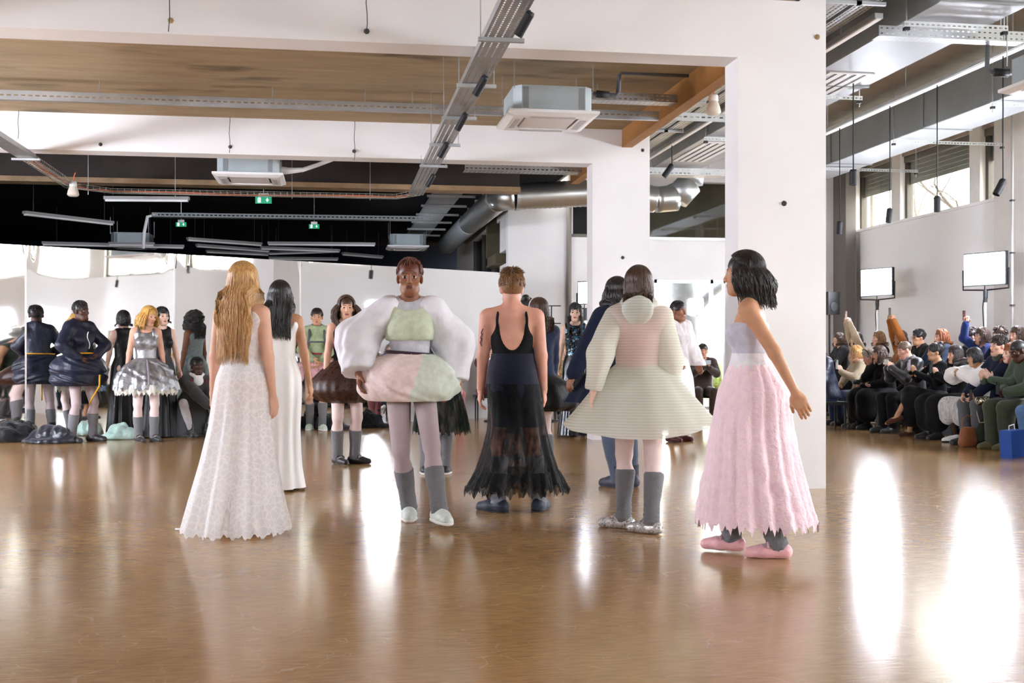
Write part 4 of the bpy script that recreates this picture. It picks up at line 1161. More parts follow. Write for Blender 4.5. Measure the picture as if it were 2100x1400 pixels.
# 4 --- striding towards the camera
f = Fig('person striding to the camera in green vest, huge white puff sleeves, pink and mint peplum', *at(840, 8.15), 4, 1.86, 'f', 'brown',
        pel=(0, .03, .935), wR=(.34, .08, .98), wL=(-.28, .0, .93), pR=(1, -.6, 0), pL=(-1, -.6, 0), aR=(.0, -.05, .08), aL=(-.17, .34, .09), toeR=4, toeL=-14,
        kR=(.25, 1, 0), hh=.0045, h=.013, twist=-6)
f.brow = HAIR['blacksoft']; f.body(tights=K_TAUPE); f.hair('crop', HAIR['rust'], n=260, seed=5, r=.006)
K_PARA = cloth('white_parachute', 'e4e3e8', 0.5, spec=0.35, bump=0.3, bscale=16, var=0.04)
f.garment('puff_sleeve', K_PARA, ['shoulder'], .012, neck=(.10, .02, .05), noise=(.008, 30, 3),
          extra=[('c', f.shR, f.elR, .085, .125, .05), ('c', f.elR, f.wrR, .125, .10, .05)], cuts=[(f.cR @ v3(.05, 0, 0) + f.nb, (-1, 0, 0)), (f.wrR - nrm(f.wrR - f.elR) * .01, nrm(f.wrR - f.elR))])
f.garment('puff_sleeve', K_PARA, ['shoulder'], .012, neck=(.10, .02, .05), noise=(.008, 30, 4),
          extra=[('c', f.shL, f.elL, .085, .125, .05), ('c', f.elL, f.wrL, .125, .10, .05)], cuts=[(f.cR @ v3(-.05, 0, 0) + f.nb, (1, 0, 0)), (f.wrL - nrm(f.wrL - f.elL) * .01, nrm(f.wrL - f.elL))])
f.garment('shirt', cloth('pale_grey_shirt', 'c9c9d0', 0.7), ['waist', 'chest', 'pelvis', 'shoulder'], .014, neck=(.082, .02, .06), hem=.98)
f.garment('vest', cloth('pale_green', 'c6cfb4', 0.7), ['chest', 'waist'], .034, hem=1.20, neck=(.12, .04, .03), noise=(.004, 25, 1))
mb = MB(); mb.tube([(.155 * math.sin(a), .03 + .13 * math.cos(a), 1.115 + .012 * math.sin(a)) for a in np.linspace(0, 2 * PI, 25)], .013, 6, cap=False)
mb.build('belt', cloth('plum_belt', '3b2530', 0.6), f.root, smooth=True)
o = f.drape('peplum', [cloth('shell_pink', 'e9d3cd', 0.6, bump=.4, bscale=15), cloth('mint_pale', 'd2dacb', 0.6, bump=.4, bscale=15)],
            [(1.115, 0, .03, .15, .13), (1.06, 0, .03, .26, .22), (.96, 0, .03, .335, .28), (.86, 0, .03, .33, .28), (.80, 0, .03, .27, .23), (.80, 0, .03, .20, .18)], folds=6, amp=(.005, .02), seed=9, crumple=.012)
n = len(o.data.polygons); ce = np.zeros(n * 3, np.float32); o.data.polygons.foreach_get('center', ce); ce = ce.reshape(-1, 3)
o.data.polygons.foreach_set('material_index', ((ce[:, 0] + .35 * (ce[:, 2] - .95)) < -.02).astype(np.int32))
f.socks(K_SOCK, .36); f.shoes(cloth('silver_mint', 'd5e0d6', 0.35, spec=.5), 'sneaker', sole=K_WHITE)

# 5 --- man from behind
f = Fig('man from behind in low-backed black tank, navy skirt and long sheer black ruffle', *at(1050, 8.6), 180, 1.80, 'm', 'rosy',
        wR=(.235, .03, .86), wL=(-.235, .05, .84), aR=(.20, .02, .08), aL=(-.10, -.03, .08), toeL=-55, toeR=20, hy=8, hh=.0045, h=.013)
f.brow = HAIR['lightbrown']; f.body(); f.hair('short', HAIR['lightbrown'], n=900, seed=2, r=.0042, puff=.022)
f.garment('tank_top', K_BLACK, ['waist', 'chest', 'pelvis'], .009, hem=.95, sub=[(f.tr(0, -.13, .33), (.105, .095, .235)), (f.tr(0, .12, .40), (.10, .08, .16)), (f.tr(.16, 0, .34), (.06, .14, .13)), (f.tr(-.16, 0, .34), (.06, .14, .13))],
          cuts=[(f.tr(0, 0, .30), (0, 0, 1))])
for x in (.105, -.105):
    MB().tube([f.tr(x, .1, .28), f.tr(x * .95, .05, .38), f.tr(x * .95, -.05, .395), f.tr(x * 1.02, -.10, .33), f.tr(x * 1.02, -.108, .24)], .010, 6).build('strap', K_BLACK, f.root, smooth=True)
f.drape('navy_skirt', cloth('navy_knit', '11162a', 0.9), [(1.15, 0, 0, .15, .12), (1.02, 0, -.01, .178, .15), (.9, .01, -.01, .192, .165), (.75, .03, 0, .185, .16), (.62, .04, 0, .18, .155)], folds=5, amp=(.001, .006), seed=3)
f.drape('sheer_ruffle', sheer('black_tulle', '151515', 0.72, 'tulle', 26), [(.93, .01, 0, .198, .172), (.75, .03, 0, .203, .178), (.6, .04, 0, .215, .19), (.45, .04, 0, .25, .22), (.3, .04, 0, .30, .26), (.19, .03, 0, .345, .31)],
        folds=9, amp=(0, .03), seed=7, jag=.022, nseg=180)
f.drape('hem_frill', sheer('black_tulle_dense', '121212', 0.9, 'tulle', 40), [(.30, .04, 0, .30, .26), (.24, .035, 0, .33, .29), (.15, .03, 0, .365, .33)], folds=15, amp=(.01, .03), seed=8, jag=.02, nseg=220, nz=12)
f.socks(cloth('pale_grey_wool', '8d8f96', .95, bump=.4, bscale=140), .40); f.shoes(cloth('navy_shoe', '1a2236', .5, spec=.4), 'sneaker', sole=cloth('navy_sole', '10141f', .6))
mb = MB()
for a, b in ((.30, .5), (.42, .62), (.55, .75)):
    p = f.shL + (f.elL - f.shL) * a; q = f.shL + (f.elL - f.shL) * b
    mb.tube([p + v3(-.018, -.049, 0), (p + q) / 2 + v3(-.030, -.043, 0), q + v3(-.016, -.042, 0)], .004, 5)
mb.build('tattoo', mat('tattoo_ink', '4a3a36', .6), f.root)

# 6 --- navy jumper
f = Fig('woman in navy jumper, headband and black puffed skirt, half hidden by the tank-top man', *at(1106, 11.06), -150, 1.71, 'f', 'tan',
        wR=(.17, .06, .78), wL=(-.2, .06, .8), aR=(.12, 0, .08))
f.brow = HAIR['darkbrown']; f.body(tights=K_TIGHT); f.hair('long', HAIR['brown'], L=.24, n=300, seed=13, r=.006)
mb = MB(); mb.tube([f.hp((.095 * math.cos(a), .015, .045 + .095 * math.sin(a))) for a in np.linspace(-.2, PI + .2, 15)], .005, 6); mb.build('headband', K_SATIN, f.root, smooth=True)
f.garment('jumper', cloth('navy_jersey', '1d2944', .9), TORSO + ARMS, .022, hem=.9, neck=(.078, .02, .05), noise=(.004, 22, 6), cuts=[(f.wrR - nrm(f.wrR - f.elR) * .01, nrm(f.wrR - f.elR) * .5 + v3(0, 0, -.5))])
f.drape('puffed_skirt', K_BLACKS, [(1.0, 0, 0, .15, .13), (.9, .08, 0, .27, .22), (.78, .12, 0, .32, .26), (.68, .12, 0, .30, .25), (.64, .1, 0, .22, .2)], folds=8, amp=(0, .02), seed=3)
f.socks(K_SOCK, .40); f.shoes(sequin('yellow_metal', '8f7a1c', 'e2cf4a', '1a1a1a', 60, .5), 'flat')

# 7 --- two people mostly hidden
f = Fig('person whose black-haired head shows just behind the man in the tank top', *at(1079, 12.6), 175, 1.79, 'f', 'tan')
f.brow = HAIR['black']; f.body(); f.hair('bun', HAIR['black'], n=160, seed=3)
f.garment('dress_top', K_BLACK, TORSO, .012, hem=.95, neck=(.1, .03, .04)); f.drape('skirt', K_BLACK, [(1.0, 0, 0, .16, .13), (.7, 0, 0, .2, .18), (.3, 0, 0, .21, .2)], folds=7, amp=(0, .02)); f.shoes(K_SHOE, 'flat')
f = Fig('person in a dark green tulle skirt and grey leg warmers hidden behind the striding figure', *at(893, 11.2), 176, 1.70, 'f', 'tan')
f.brow = HAIR['black']; f.body(tights=K_TAUPE); f.hair('bun', HAIR['black'], n=160, seed=4)
f.garment('top', cloth('green_black', '17211d', .9), TORSO, .014, hem=.95, neck=(.1, .03, .04))
f.drape('tulle_skirt', sheer('dark_green_tulle', '14261f', .85, 'tulle', 26), [(1.05, 0, 0, .14, .12), (.85, .03, 0, .21, .19), (.65, .05, 0, .24, .22), (.42, .06, 0, .27, .25)], folds=13, amp=(0, .03), seed=4, jag=.02, nseg=180)
f.socks(K_SOCK, .4); f.shoes(K_SHOE, 'sneaker', sole=K_WHITE)

# 8 --- sequin column dress beside the far column
f = Fig('woman with black fringe in long black dress of blue sequins by the far column', *at(1180, 16.25), -3, 1.88, 'f', 'pale',
        wR=(.23, .03, .85), wL=(-.23, .03, .85), hh=.0055)
f.brow = HAIR['black']; f.body(); f.hair('long', HAIR['black'], L=.55, n=420, r=.006, bangs=True, seed=5, front=True)
SQ = sequin('blue_black_sequin', '0c0c10', '3f6f8f', '9fb6c4', 62, .62, .25)
f.garment('bodice', SQ, ['waist', 'chest', 'pelvis', 'shoulder'], .011, neck=(.085, .02, .05), hem=1.0, sub=[(f.tr(.18, 0, .33), (.05, .14, .12)), (f.tr(-.18, 0, .33), (.05, .14, .12))])
f.drape('skirt', sequin('black_silver_sequin', '0b0b0d', '1a1a20', 'd0d0d6', 58, .86, .25), [(1.06, 0, 0, .14, .115), (.95, 0, -.01, .178, .14), (.75, 0, 0, .185, .16), (.4, 0, 0, .19, .19), (.02, 0, 0, .24, .25)], folds=8, amp=(0, .015), seed=3)

# 9 --- dark coat behind the mint dress
f = Fig('person in a flaring navy coat and slate jeans turning away behind the mint dress', *at(1270, 10.1), -152, 1.85, 'f', 'brown',
        wR=(.2, .1, .95), wL=(-.42, .0, .95), pL=(-1, -.3, .1), aR=(.14, .02, .08), aL=(-.02, .0, .08), toeL=-20, toeR=20, lean=4)
f.brow = HAIR['blacksoft']; f.body(); f.hair('wavy', HAIR['blacksoft'], L=.22, n=300, seed=9, puff=.02, r=.007)
f.garment('coat', K_NAVY, TORSO + ARMS, .04, hem=.85, neck=(.085, .02, .06), noise=(.006, 18, 2))
f.drape('coat_skirt', K_NAVY, [(1.12, 0, 0, .175, .15), (.95, -.05, 0, .25, .2), (.8, -.10, 0, .33, .26), (.72, -.12, 0, .36, .28)], folds=6, amp=(0, .025), seed=6)
f.garment('jeans', cloth('slate_denim', '4a5364', .85), ['pelvis', 'glute'] + LEGS, .018); f.shoes(cloth('navy_shoe', '1a2236'), 'boot')

# 10 --- mint organza dress
f = Fig('woman from behind in sheer ivory and mint striped hooded dress with wide flared skirt', *at(1310, 7.65), 178, 1.765, 'f', 'pale',
        wL=(-.29, -.13, .93), hdL=(-.22, -.25, -1), wR=(.2, .12, .92), aL=(-.105, .10, .08), aR=(.085, -.10, .08), toeL=-68, toeR=-62, hy=14, hh=.0045, h=.013, kL=(-.1, 1, 0), kR=(.1, 1, 0))
f.brow = HAIR['brown']; f.body(tights=K_TIGHT); f.hair('long', HAIR['brown'], L=.22, n=520, r=.0045, seed=6)
ORG = sheer('ivory_mint_organza', 'eceee2', 0.86, 'stripe', 17)
ORGP = sheer('blush_organza', 'f6e8e0', 0.78, 'stripe', 17)
f.garment('blouse', ORGP, ['waist', 'chest', 'shoulder', 'pelvis'], .035, hem=1.06, neck=(.085, .02, .06), noise=(.004, 25, 7))
for sd, sg in (('R', 1), ('L', -1)):
    sh, el, wr = (f.shR, f.elR, f.wrR) if sg > 0 else (f.shL, f.elL, f.wrL)
    g = SDF(np.minimum(np.minimum(sh, el), wr) - .14, np.maximum(np.maximum(sh, el), wr) + .14, .013)
    g.cap(sh, el, .078, .088, k=0); g.cap(el, wr, .088, .062, k=.03); g.noise(.006, 26, 3 + sg); g.plane(wr - nrm(wr - el) * .005, nrm(wr - el))
    f.put('sleeve', g, ORG)
g = SDF(f.nb - .24, f.nb + .26, .010)
g.ell(f.nb + v3(0, -.035, .035), (.125, .115, .055), Rx(18), k=0); g.ell(f.nb + v3(0, -.13, -.02), (.10, .055, .10), Rx(20), k=.04)
g.noise(.005, 40, 2); g.ell(f.nb + v3(0, .0, .07), (.092, .092, .075), k=.01, sub=True)
f.put('hood', g, ORG)
f.drape('flared_skirt', ORG, [(1.12, 0, 0, .135, .11), (1.06, 0, 0, .19, .15), (.95, 0, 0, .28, .21), (.8, .0, 0, .39, .27), (.66, .0, 0, .50, .33)], folds=5, amp=(0, .03), seed=10, nseg=180, nz=34,
        hem_fn=lambda a: .075 * abs(math.sin(a)) ** 2.2 - .03)
f.drape('underskirt', sheer('mint_lining', 'dfe5d4', .7, 'tulle', 20), [(1.1, 0, 0, .13, .105), (.95, 0, 0, .23, .18), (.69, 0, 0, .36, .27)], folds=7, amp=(0, .03), seed=1)
f.socks(K_SOCK, .40, .010); f.shoes(K_GLITTER, 'flat')

# 11 --- pink skirt, walking to the left
f = Fig('dark-haired woman walking left in lilac bandeau and long fluffy pink skirt', *at(1542, 6.75), -96, 1.80, 'f', 'tan',
        pel=(0, 0, .93), wL=(-.2, -.30, .86), wR=(.18, .10, .88), pL=(-.4, -1, 0), aL=(-.06, -.15, .08), aR=(.06, .12, .09), kL=(0, 1, 0), lean=3, hh=.0045, h=.013)
f.brow = HAIR['blacksoft']; f.body(tights=K_TAUPE); f.hair('wavy', HAIR['blacksoft'], L=.22, n=640, r=.0055, seed=4, puff=.03, push=False, sway=(0, -.05))
f.garment('bandeau', cloth('lilac_grey', 'c3c0cb', .8), ['waist', 'chest'], .014, hem=1.13, cuts=[(f.tr(0, 0, .275), (0, 0, 1))])
f.drape('waistband', cloth('white_band', 'e6e2e4', .8), [(1.155, 0, 0, .14, .115), (1.07, 0, 0, .155, .13)], folds=9, amp=(.002, .003), nz=6)
PK = cloth('fluffy_pink', 'f6d9df', .95, bump=.7, bscale=45, sheen=.6, var=.05)
f.drape('pink_skirt', PK, [(1.09, 0, 0, .15, .125), (.95, 0, -.01, .2, .2), (.7, 0, 0, .215, .235), (.45, 0, -.01, .235, .28), (.28, 0, -.02, .25, .32), (.175, 0, -.03, .26, .335)], folds=17, amp=(.003, .018), seed=12, jag=.018, nseg=240, nz=40, crumple=.006)
f.socks(K_SOCK, .34); f.shoes(cloth('pink_patent', 'ecb0b2', .3, spec=.5), 'flat')

# 12 --- white puff sleeves by the door
f = Fig('person in sheer white blouse with frilled puff sleeves by the glazed door', *at(1388, 15.2), 55, 1.86, 'f', 'brown',
        wR=(.22, .12, 1.0), wL=(-.2, .16, .95))
f.brow = HAIR['black']; f.body(); f.hair('crop', HAIR['blacksoft'], n=180)
f.garment('blouse', sheer('white_voile', 'efeaea', .8, 'tulle', 14), TORSO, .03, hem=.95, neck=(.08, .02, .06),
          extra=[('c', f.shR, f.elR, .09, .13, .04), ('c', f.shL, f.elL, .09, .13, .04), ('c', f.elR, f.wrR, .13, .09, .04), ('c', f.elL, f.wrL, .13, .09, .04)], noise=(.008, 30, 2))
f.drape('skirt', K_WHITE, [(1.05, 0, 0, .15, .13), (.8, 0, 0, .22, .2), (.35, 0, 0, .25, .24)], folds=8, amp=(0, .02)); f.shoes(cloth('oxblood', '4a1a1c', .4), 'flat')

# 14 --- green jacket, pink tutu
f = Fig('woman in pale green jacket, grey harness and feathery pink tutu at the mirror', *at(650, 17.5), -2, 1.85, 'f', 'tan',
        wR=(.05, .22, 1.02), wL=(-.06, .2, .98), pR=(1, -.3, -.2), pL=(-1, -.3, -.2), aL=(-.08, .12, .08), toeL=-15, hh=.006)
f.brow = HAIR['blacksoft']; f.body(tights=K_TAN); f.hair('crop', HAIR['darkbrown'], n=220)
f.garment('jacket', cloth('pale_olive_green', '97a37d', .75, bump=.4, bscale=16), TORSO + ARMS, .030, hem=.98, neck=(.07, .03, .075), noise=(.005, 22, 4))
HAR = mat('grey_webbing', '55585c', .8)
for x in (.105, -.105):
    MB().tube([f.tr(x, -.13, .2), f.tr(x, -.09, .37), f.tr(x, .03, .40), f.tr(x, .135, .3), f.tr(x * 1.2, .145, .12), f.tr(x * 1.5, .06, -.02)], .016, 6).build('harness_strap', HAR, f.root, smooth=True)
MB().tube([f.tr(-.12, .15, .20), f.tr(0, .155, .2), f.tr(.12, .15, .20)], .013, 6).build('chest_strap', HAR, f.root, smooth=True)
MB().tube([f.tr(-.15, .11, .03), f.tr(0, .15, .03), f.tr(.15, .11, .03)], .013, 6).build('chest_strap', cloth('red_tab', '9c2b33', .7), f.root, smooth=True)
f.drape('tutu', sheer('pink_feather', 'f0c6cb', .8, 'tulle', 30), [(1.02, 0, 0, .15, .13), (.97, 0, 0, .25, .2), (.88, 0, 0, .31, .25), (.74, 0, 0, .30, .25)], folds=15, amp=(.005, .04), seed=2, jag=.03, nseg=200, crumple=.02)
MB().tube([f.tr(.12, .12, -.02), (.16, .2, .9), (.17, .2, .62)], .010, 6).build('hanging_strap', mat('brown_webbing', '5b4638', .8), f.root, smooth=True)
f.socks(K_SOCK, .40); f.shoes(cloth('mint_trainer', 'c9dcc8', .5), 'sneaker', sole=K_WHITE)

# 15 --- silver dress
f = Fig('woman with golden hair swept aside in a metallic silver puffball dress at the mirrors', *at(299, 15.2), 2, 1.80, 'f', 'fair',
        hy=38, hp=-12, hr=-8, wR=(.24, -.06, .86), wL=(-.24, -.06, .86), aR=(.09, .0, .08), aL=(-.10, .02, .08), toeR=-20, toeL=-24, hh=.0055)
f.brow = HAIR['blond']; f.body(tights=K_TIGHT); f.hair('wavy', HAIR['goldblond'], L=.30, n=420, r=.007, seed=15, puff=.045, sway=(.05, 0))
SILV = mat('silver_lame', '9b9c9f', .38, metal=.7, var=.25, scale=14, bump=.9, bscale=20)
f.garment('bodice', SILV, ['waist', 'chest', 'pelvis'], .012, hem=1.02, neck=(.115, .06, .03), h=.012)
for x in (.095, -.095): MB().tube([f.tr(x, .09, .26), f.tr(x, .05, .38), f.tr(x, -.05, .38), f.tr(x, -.1, .26)], .018, 6).build('strap', SILV, f.root, smooth=True)
f.drape('puffball_skirt', SILV, [(1.08, 0, 0, .125, .105), (1.02, 0, 0, .22, .17), (.92, 0, 0, .32, .26), (.8, 0, 0, .38, .31), (.68, 0, 0, .40, .33)], folds=9, amp=(.003, .045), seed=3, jag=.018, nseg=200, crumple=.014)
f.drape('frill', cloth('cream_frill', 'd9d9cf', .8), [(.74, 0, 0, .36, .3), (.68, 0, 0, .385, .32), (.62, 0, 0, .37, .31)], folds=19, amp=(.01, .03), seed=5, jag=.02, nseg=220, nz=10)
MB().tube([f.tr(-.01, .12, -.02), (-.02, .24, .95), (-.03, .38, .75)], .014, 6).build('ribbon', cloth('mauve_ribbon', '8c7f88', .7), f.root, smooth=True)
f.socks(K_SOCK, .34); f.shoes(K_SHOE, 'flat')

# 16 --- black bob
f = Fig('woman with black bob in long sleeveless black dress behind the silver dress', *at(331, 16.0), 25, 1.815, 'f', 'pale', hh=.006)
f.brow = HAIR['black']; f.body(); f.hair('bob', HAIR['black'], L=.12, n=300, bangs=True, seed=5, r=.006)
f.garment('bodice', K_BLACKS, ['waist', 'chest', 'pelvis', 'shoulder'], .012, neck=(.09, .02, .05), hem=1.0, sub=[(f.tr(.17, 0, .33), (.05, .14, .12)), (f.tr(-.17, 0, .33), (.05, .14, .12))])
f.drape('skirt', K_BLACKS, [(1.08, 0, 0, .135, .11), (.95, 0, 0, .175, .145), (.6, 0, 0, .19, .18), (.02, 0, 0, .24, .23)], folds=9, amp=(0, .025), seed=2)

# 17 --- navy puffer
f = Fig('woman in navy jacket and tiered puffer skirt with yellow cord at left', *at(163, 15.15), 38, 1.86, 'f', 'dark',
        wL=(-.10, .2, 1.08), wR=(.16, .18, 1.04), pL=(-1, -.1, .1), pR=(1, -.2, 0), hy=10, aR=(.12, .0, .08), aL=(-.15, .06, .08), toeR=0, toeL=-18, hh=.006)
f.brow = HAIR['black']; f.body(tights=K_TAUPE); f.hair('crop', HAIR['black'], n=220, r=.006)
f.garment('jacket', K_NAVYN, TORSO + ARMS, .035, hem=1.02, neck=(.08, .02, .07), noise=(.006, 24, 4))
f.drape('puffer_skirt', K_NAVYN, [(1.10, 0, 0, .15, .13), (1.07, 0, 0, .27, .22), (.98, 0, 0, .34, .28), (.90, 0, 0, .36, .3), (.84, 0, 0, .33, .28)], folds=6, amp=(.005, .025), seed=6, crumple=.01)
f.drape('puffer_skirt', K_NAVYN, [(.90, 0, 0, .28, .24), (.84, 0, 0, .35, .3), (.76, 0, 0, .36, .3), (.70, 0, 0, .30, .26), (.70, 0, 0, .22, .2)], folds=5, amp=(.005, .02), seed=7, crumple=.01)
YEL = mat('yellow_cord', 'd69a1e', .7)
MB().tube([(.20 * math.sin(a), .02 + .17 * math.cos(a), 1.105) for a in np.linspace(0, 2 * PI, 21)], .010, 6, cap=False).build('cord_belt', YEL, f.root, smooth=True)
MB().tube([(-.03, .34, .84), (-.035, .33, .7), (-.03, .2, .55), (-.03, .15, .48)], .011, 6).build('cord_end', YEL, f.root, smooth=True)
MB().tube([f.tr(-.02 + .02 * math.sin(k), .145, .30 - .035 * k) for k in range(7)], .006, 5).build('drawstring', K_SATIN, f.root, smooth=True)
f.socks(K_SOCK, .36); f.shoes(K_SHOE, 'boot')

# 18 --- crouching
f = Fig('crouching woman in grey coat with white hood and red and yellow harness straps', *at(405, 16.15), 18, 1.78, 'f', 'dark',
        pel=(0, -.16, .30), pp=15, lean=12, aR=(.12, .10, .08), aL=(-.10, .12, .08), kR=(.5, .7, 1), kL=(-.5, .7, 1), wR=(-.06, .40, .40), wL=(-.15, .38, .38), pR=(1, .1, -.1), pL=(-1, -.1, .2),
        hposeR='clasp', hposeL='clasp', hp=6, hh=.006)
f.brow = HAIR['black']; f.body(tights=cloth('pale_grey_legging', 'c2bcbb', .7)); f.hair('crop', HAIR['black'], n=180)
GC = cloth('charcoal_wool', '4a4b4e', .95)
f.garment('coat', GC, TORSO + ARMS, .044, neck=(.085, .03, .06), noise=(.005, 20, 5))
f.drape('coat_tail', GC, [(.62, 0, -.06, .19, .15), (.40, .04, -.10, .29, .22), (.18, .07, -.14, .31, .25), (.03, .08, -.16, .33, .27)], folds=6, amp=(0, .02))
g = SDF(f.nb - .22, f.nb + .22, .011); g.ell(f.nb + v3(0, .0, .03), (.12, .11, .06), k=0); g.ell(f.nb + v3(0, .10, -.05), (.07, .04, .07), k=.04); g.ell(f.nb + v3(0, .03, .09), (.08, .085, .08), k=.01, sub=True)
f.put('hood', g, K_WHITE)
for x in (.10, -.10):
    MB().tube([f.tr(x, -.02, .43), f.tr(x, .10, .38), f.tr(x * .95, .155, .25), f.tr(x * 1.1, .15, .10)], .015, 6).build('harness_strap', cloth('red_web', '8f2430', .7), f.root, smooth=True)
    MB().tube([f.tr(x * 1.3, .0, .42), f.tr(x * 1.3, .10, .36), f.tr(x * 1.25, .15, .24)], .009, 6).build('harness_strap', YEL, f.root, smooth=True)
f.shoes(K_SHOE, 'boot')

# 19 --- curly dark hair, pale blue lace (shows in the mirror, she herself is behind the lace gown)
f = Fig('woman with big dark curls in pale blue tulle gown, her back shown in the mirror', *at(478, 16.75), 5, 1.82, 'f', 'brown')
f.brow = HAIR['black']; f.body(); f.hair('curly', HAIR['blacksoft'], L=.30, n=380, r=.007, puff=.03, seed=3)
BL = sheer('pale_blue_lace', 'b9cbcd', .8, 'lace', 26); BT = sheer('pale_blue_tulle', 'b4c6c6', .7, 'tulle', 22)
f.garment('bodice', BL, ['waist', 'chest', 'pelvis'], .012, neck=(.12, .04, .0), hem=1.0)
f.drape('skirt', BT, [(1.1, 0, 0, .13, .11), (.95, 0, 0, .2, .17), (.6, 0, 0, .23, .22), (.03, 0, 0, .27, .27)], folds=13, amp=(0, .03), seed=2)

# ---------------- clothes dropped on the floor
def pile(name, label, cat, px, D, rx, ry, hz, m, seed, group=None, n=9):
    x, y = at(px, D); rg = np.random.default_rng(seed); g = SDF((-rx * 1.2, -ry * 1.2, -.02), (rx * 1.2, ry * 1.2, hz * 1.4), .016)
    for i in range(n):
        a = rg.uniform(0, 2 * PI); q = rg.uniform(0, .65)
        g.ell((q * rx * math.cos(a), q * ry * math.sin(a), hz * rg.uniform(.2, .45)), (rx * rg.uniform(.3, .5), ry * rg.uniform(.35, .6), hz * rg.uniform(.35, .6)), Rz(rg.uniform(0, 180)), k=.03)
    g.ell((0, 0, .03), (rx * .95, ry * .95, .06), k=.05); g.noise(.012, 34, seed); g.plane((0, 0, 0.003), (0, 0, -1))
    V, Q = g.mesh(); o = raw(name, V, Q, m); o.location = (x, y, 0); o.rotation_euler = (0, 0, -PSI); tag(o, label, cat, group); return o
pile('folded_jacket', 'black jacket lying in a heap at the far left edge', 'jacket', 28, 15.3, .36, .26, .30, cloth('black_nylon', '141519', .55, bump=.6, bscale=16), 3)
pile('puffer_jacket', 'glossy navy quilted puffer jacket lying at the feet of the navy puffer model', 'jacket', 105, 15.0, .40, .24, .24, cloth('navy_shiny', '171b2c', .3, spec=.5, bump=.8, bscale=14), 4)
pile('mint_jacket', 'pale mint jacket crumpled on the floor left of the silver dress', 'jacket', 247, 15.7, .28, .2, .24, cloth('mint_nylon', 'b8d6cb', .5, bump=.6, bscale=12), 5)
pile('duffel_bag', 'black bag on the floor left of the green jacket model', 'bag', 628, 17.95, .26, .14, .22, K_BLACK, 6)
pile('duffel_bag', 'black bag on the floor between the green jacket and the brown skirt', 'bag', 684, 17.6, .30, .2, .24, cloth('charcoal_bag', '222327', .7), 7)
pile('duffel_bag', 'dark bundle on the floor behind the striding figure', 'bag', 760, 18.0, .3, .2, .3, K_BLACK, 8)
# ================================================================== ceiling services
def perf(mb, o, U, V, length, width, pitch, rows, hl, hw, mi=0):
    """a strip of sheet steel with real slots: only the metal round the holes is built"""
    o = Vector(o); U = Vector(U).normalized(); V = Vector(V).normalized()
    n = max(1, int(length / pitch)); pu = length / n; pv = width / rows
    def q(u0, u1, v0, v1): mb.add([o + U * u0 + V * v0, o + U * u1 + V * v0, o + U * u1 + V * v1, o + U * u0 + V * v1], [(0, 1, 2, 3)], mi)
    for j in range(rows):
        c = (j + .5) * pv
        q(0, length, j * pv, c - hw / 2); q(0, length, c + hw / 2, (j + 1) * pv)
        sh = (pu * .5 if j % 2 else 0) if rows > 1 else 0
        for i in range(n):
            a = i * pu + (pu - hl) / 2
            q(i * pu, a, c - hw / 2, c + hw / 2); q(a + hl, (i + 1) * pu, c - hw / 2, c + hw / 2)
def rod(x, y, z0, z1, parent=None, r=.005): return MB().tube([(x, y, z0), (x, y, z1)], r, 5).build('threaded_rod', M_GALV, parent)
def spot(name, label, p, top, tilt=(0, 0), group=None, size=(.038, .17), rodr=.008):
    """pendant or bracket spotlight: thin drop rod and a black cylinder"""
    t = thing(name, label, 'lamp', p, 0, group)
    if top: MB().tube([(0, 0, 0.02), (0, 0, top)], rodr, 6).build('drop_rod', M_BLACK, t)
    R = (Matrix.Rotation(tilt[0], 3, 'X') @ Matrix.Rotation(tilt[1], 3, 'Y'))
    r, h = size
    MB().lathe([(0.001, 0.02), (r * .8, 0.02), (r, 0.0), (r, -h), (r * .86, -h), (r * .82, -h + .02), (.001, -h + .02)], 16, (0, 0, 0), R).build('lamp_head', M_BLACK, t, smooth=False)
    return t
# --- long perforated cable tray running away under the beams
TX, TZ = 1.25, 3.62
t = thing('cable_tray', 'long perforated cable tray running away from above the camera at centre', 'cable tray', (TX, 5.0, TZ))
mb = MB(); perf(mb, (-.11, 0, 0), (0, 1, 0), (1, 0, 0), 12.8, .22, .05, 4, .03, .012); mb.build('tray_base', M_TRAY, t)
for x in (-.11, .11): MB().b2((x - .002, 0, 0), (x + .002, 12.8, .06)).build('tray_side', M_TRAY, t)
for y in (8.75, 10.3, 11.75, 13.3, 14.85):
    b = MB().b2((-.16, y - 5 - .02, -.035), (.20, y - 5 + .02, -.005)).build('crossbar', M_GALV, t)
    for x in (-.14, .18):
        MB().tube([(x, y - 5, -.04), (x, y - 5, (BH if abs(y - 9.6) < .5 or abs(y - 15.3) < .5 else SLR) - TZ)], .005, 5).build('threaded_rod', M_GALV, b)
for y, dx, lab in ((8.02, .12, 'black spotlight at the top edge on the near end of the cable tray'), (9.95, .05, 'second black spotlight along the central cable tray, under the front beam'),
               (11.55, .06, 'third black spotlight along the central cable tray'), (13.2, .03, 'fourth black spotlight along the central cable tray'), (15.6, .08, 'last black spotlight at the far end of the cable tray')):
    s_ = spot('tray_spotlight', lab, (TX + dx, y, TZ - .03), .03, (.5, .45), 'spotlights on the central cable tray', (.034, .17))
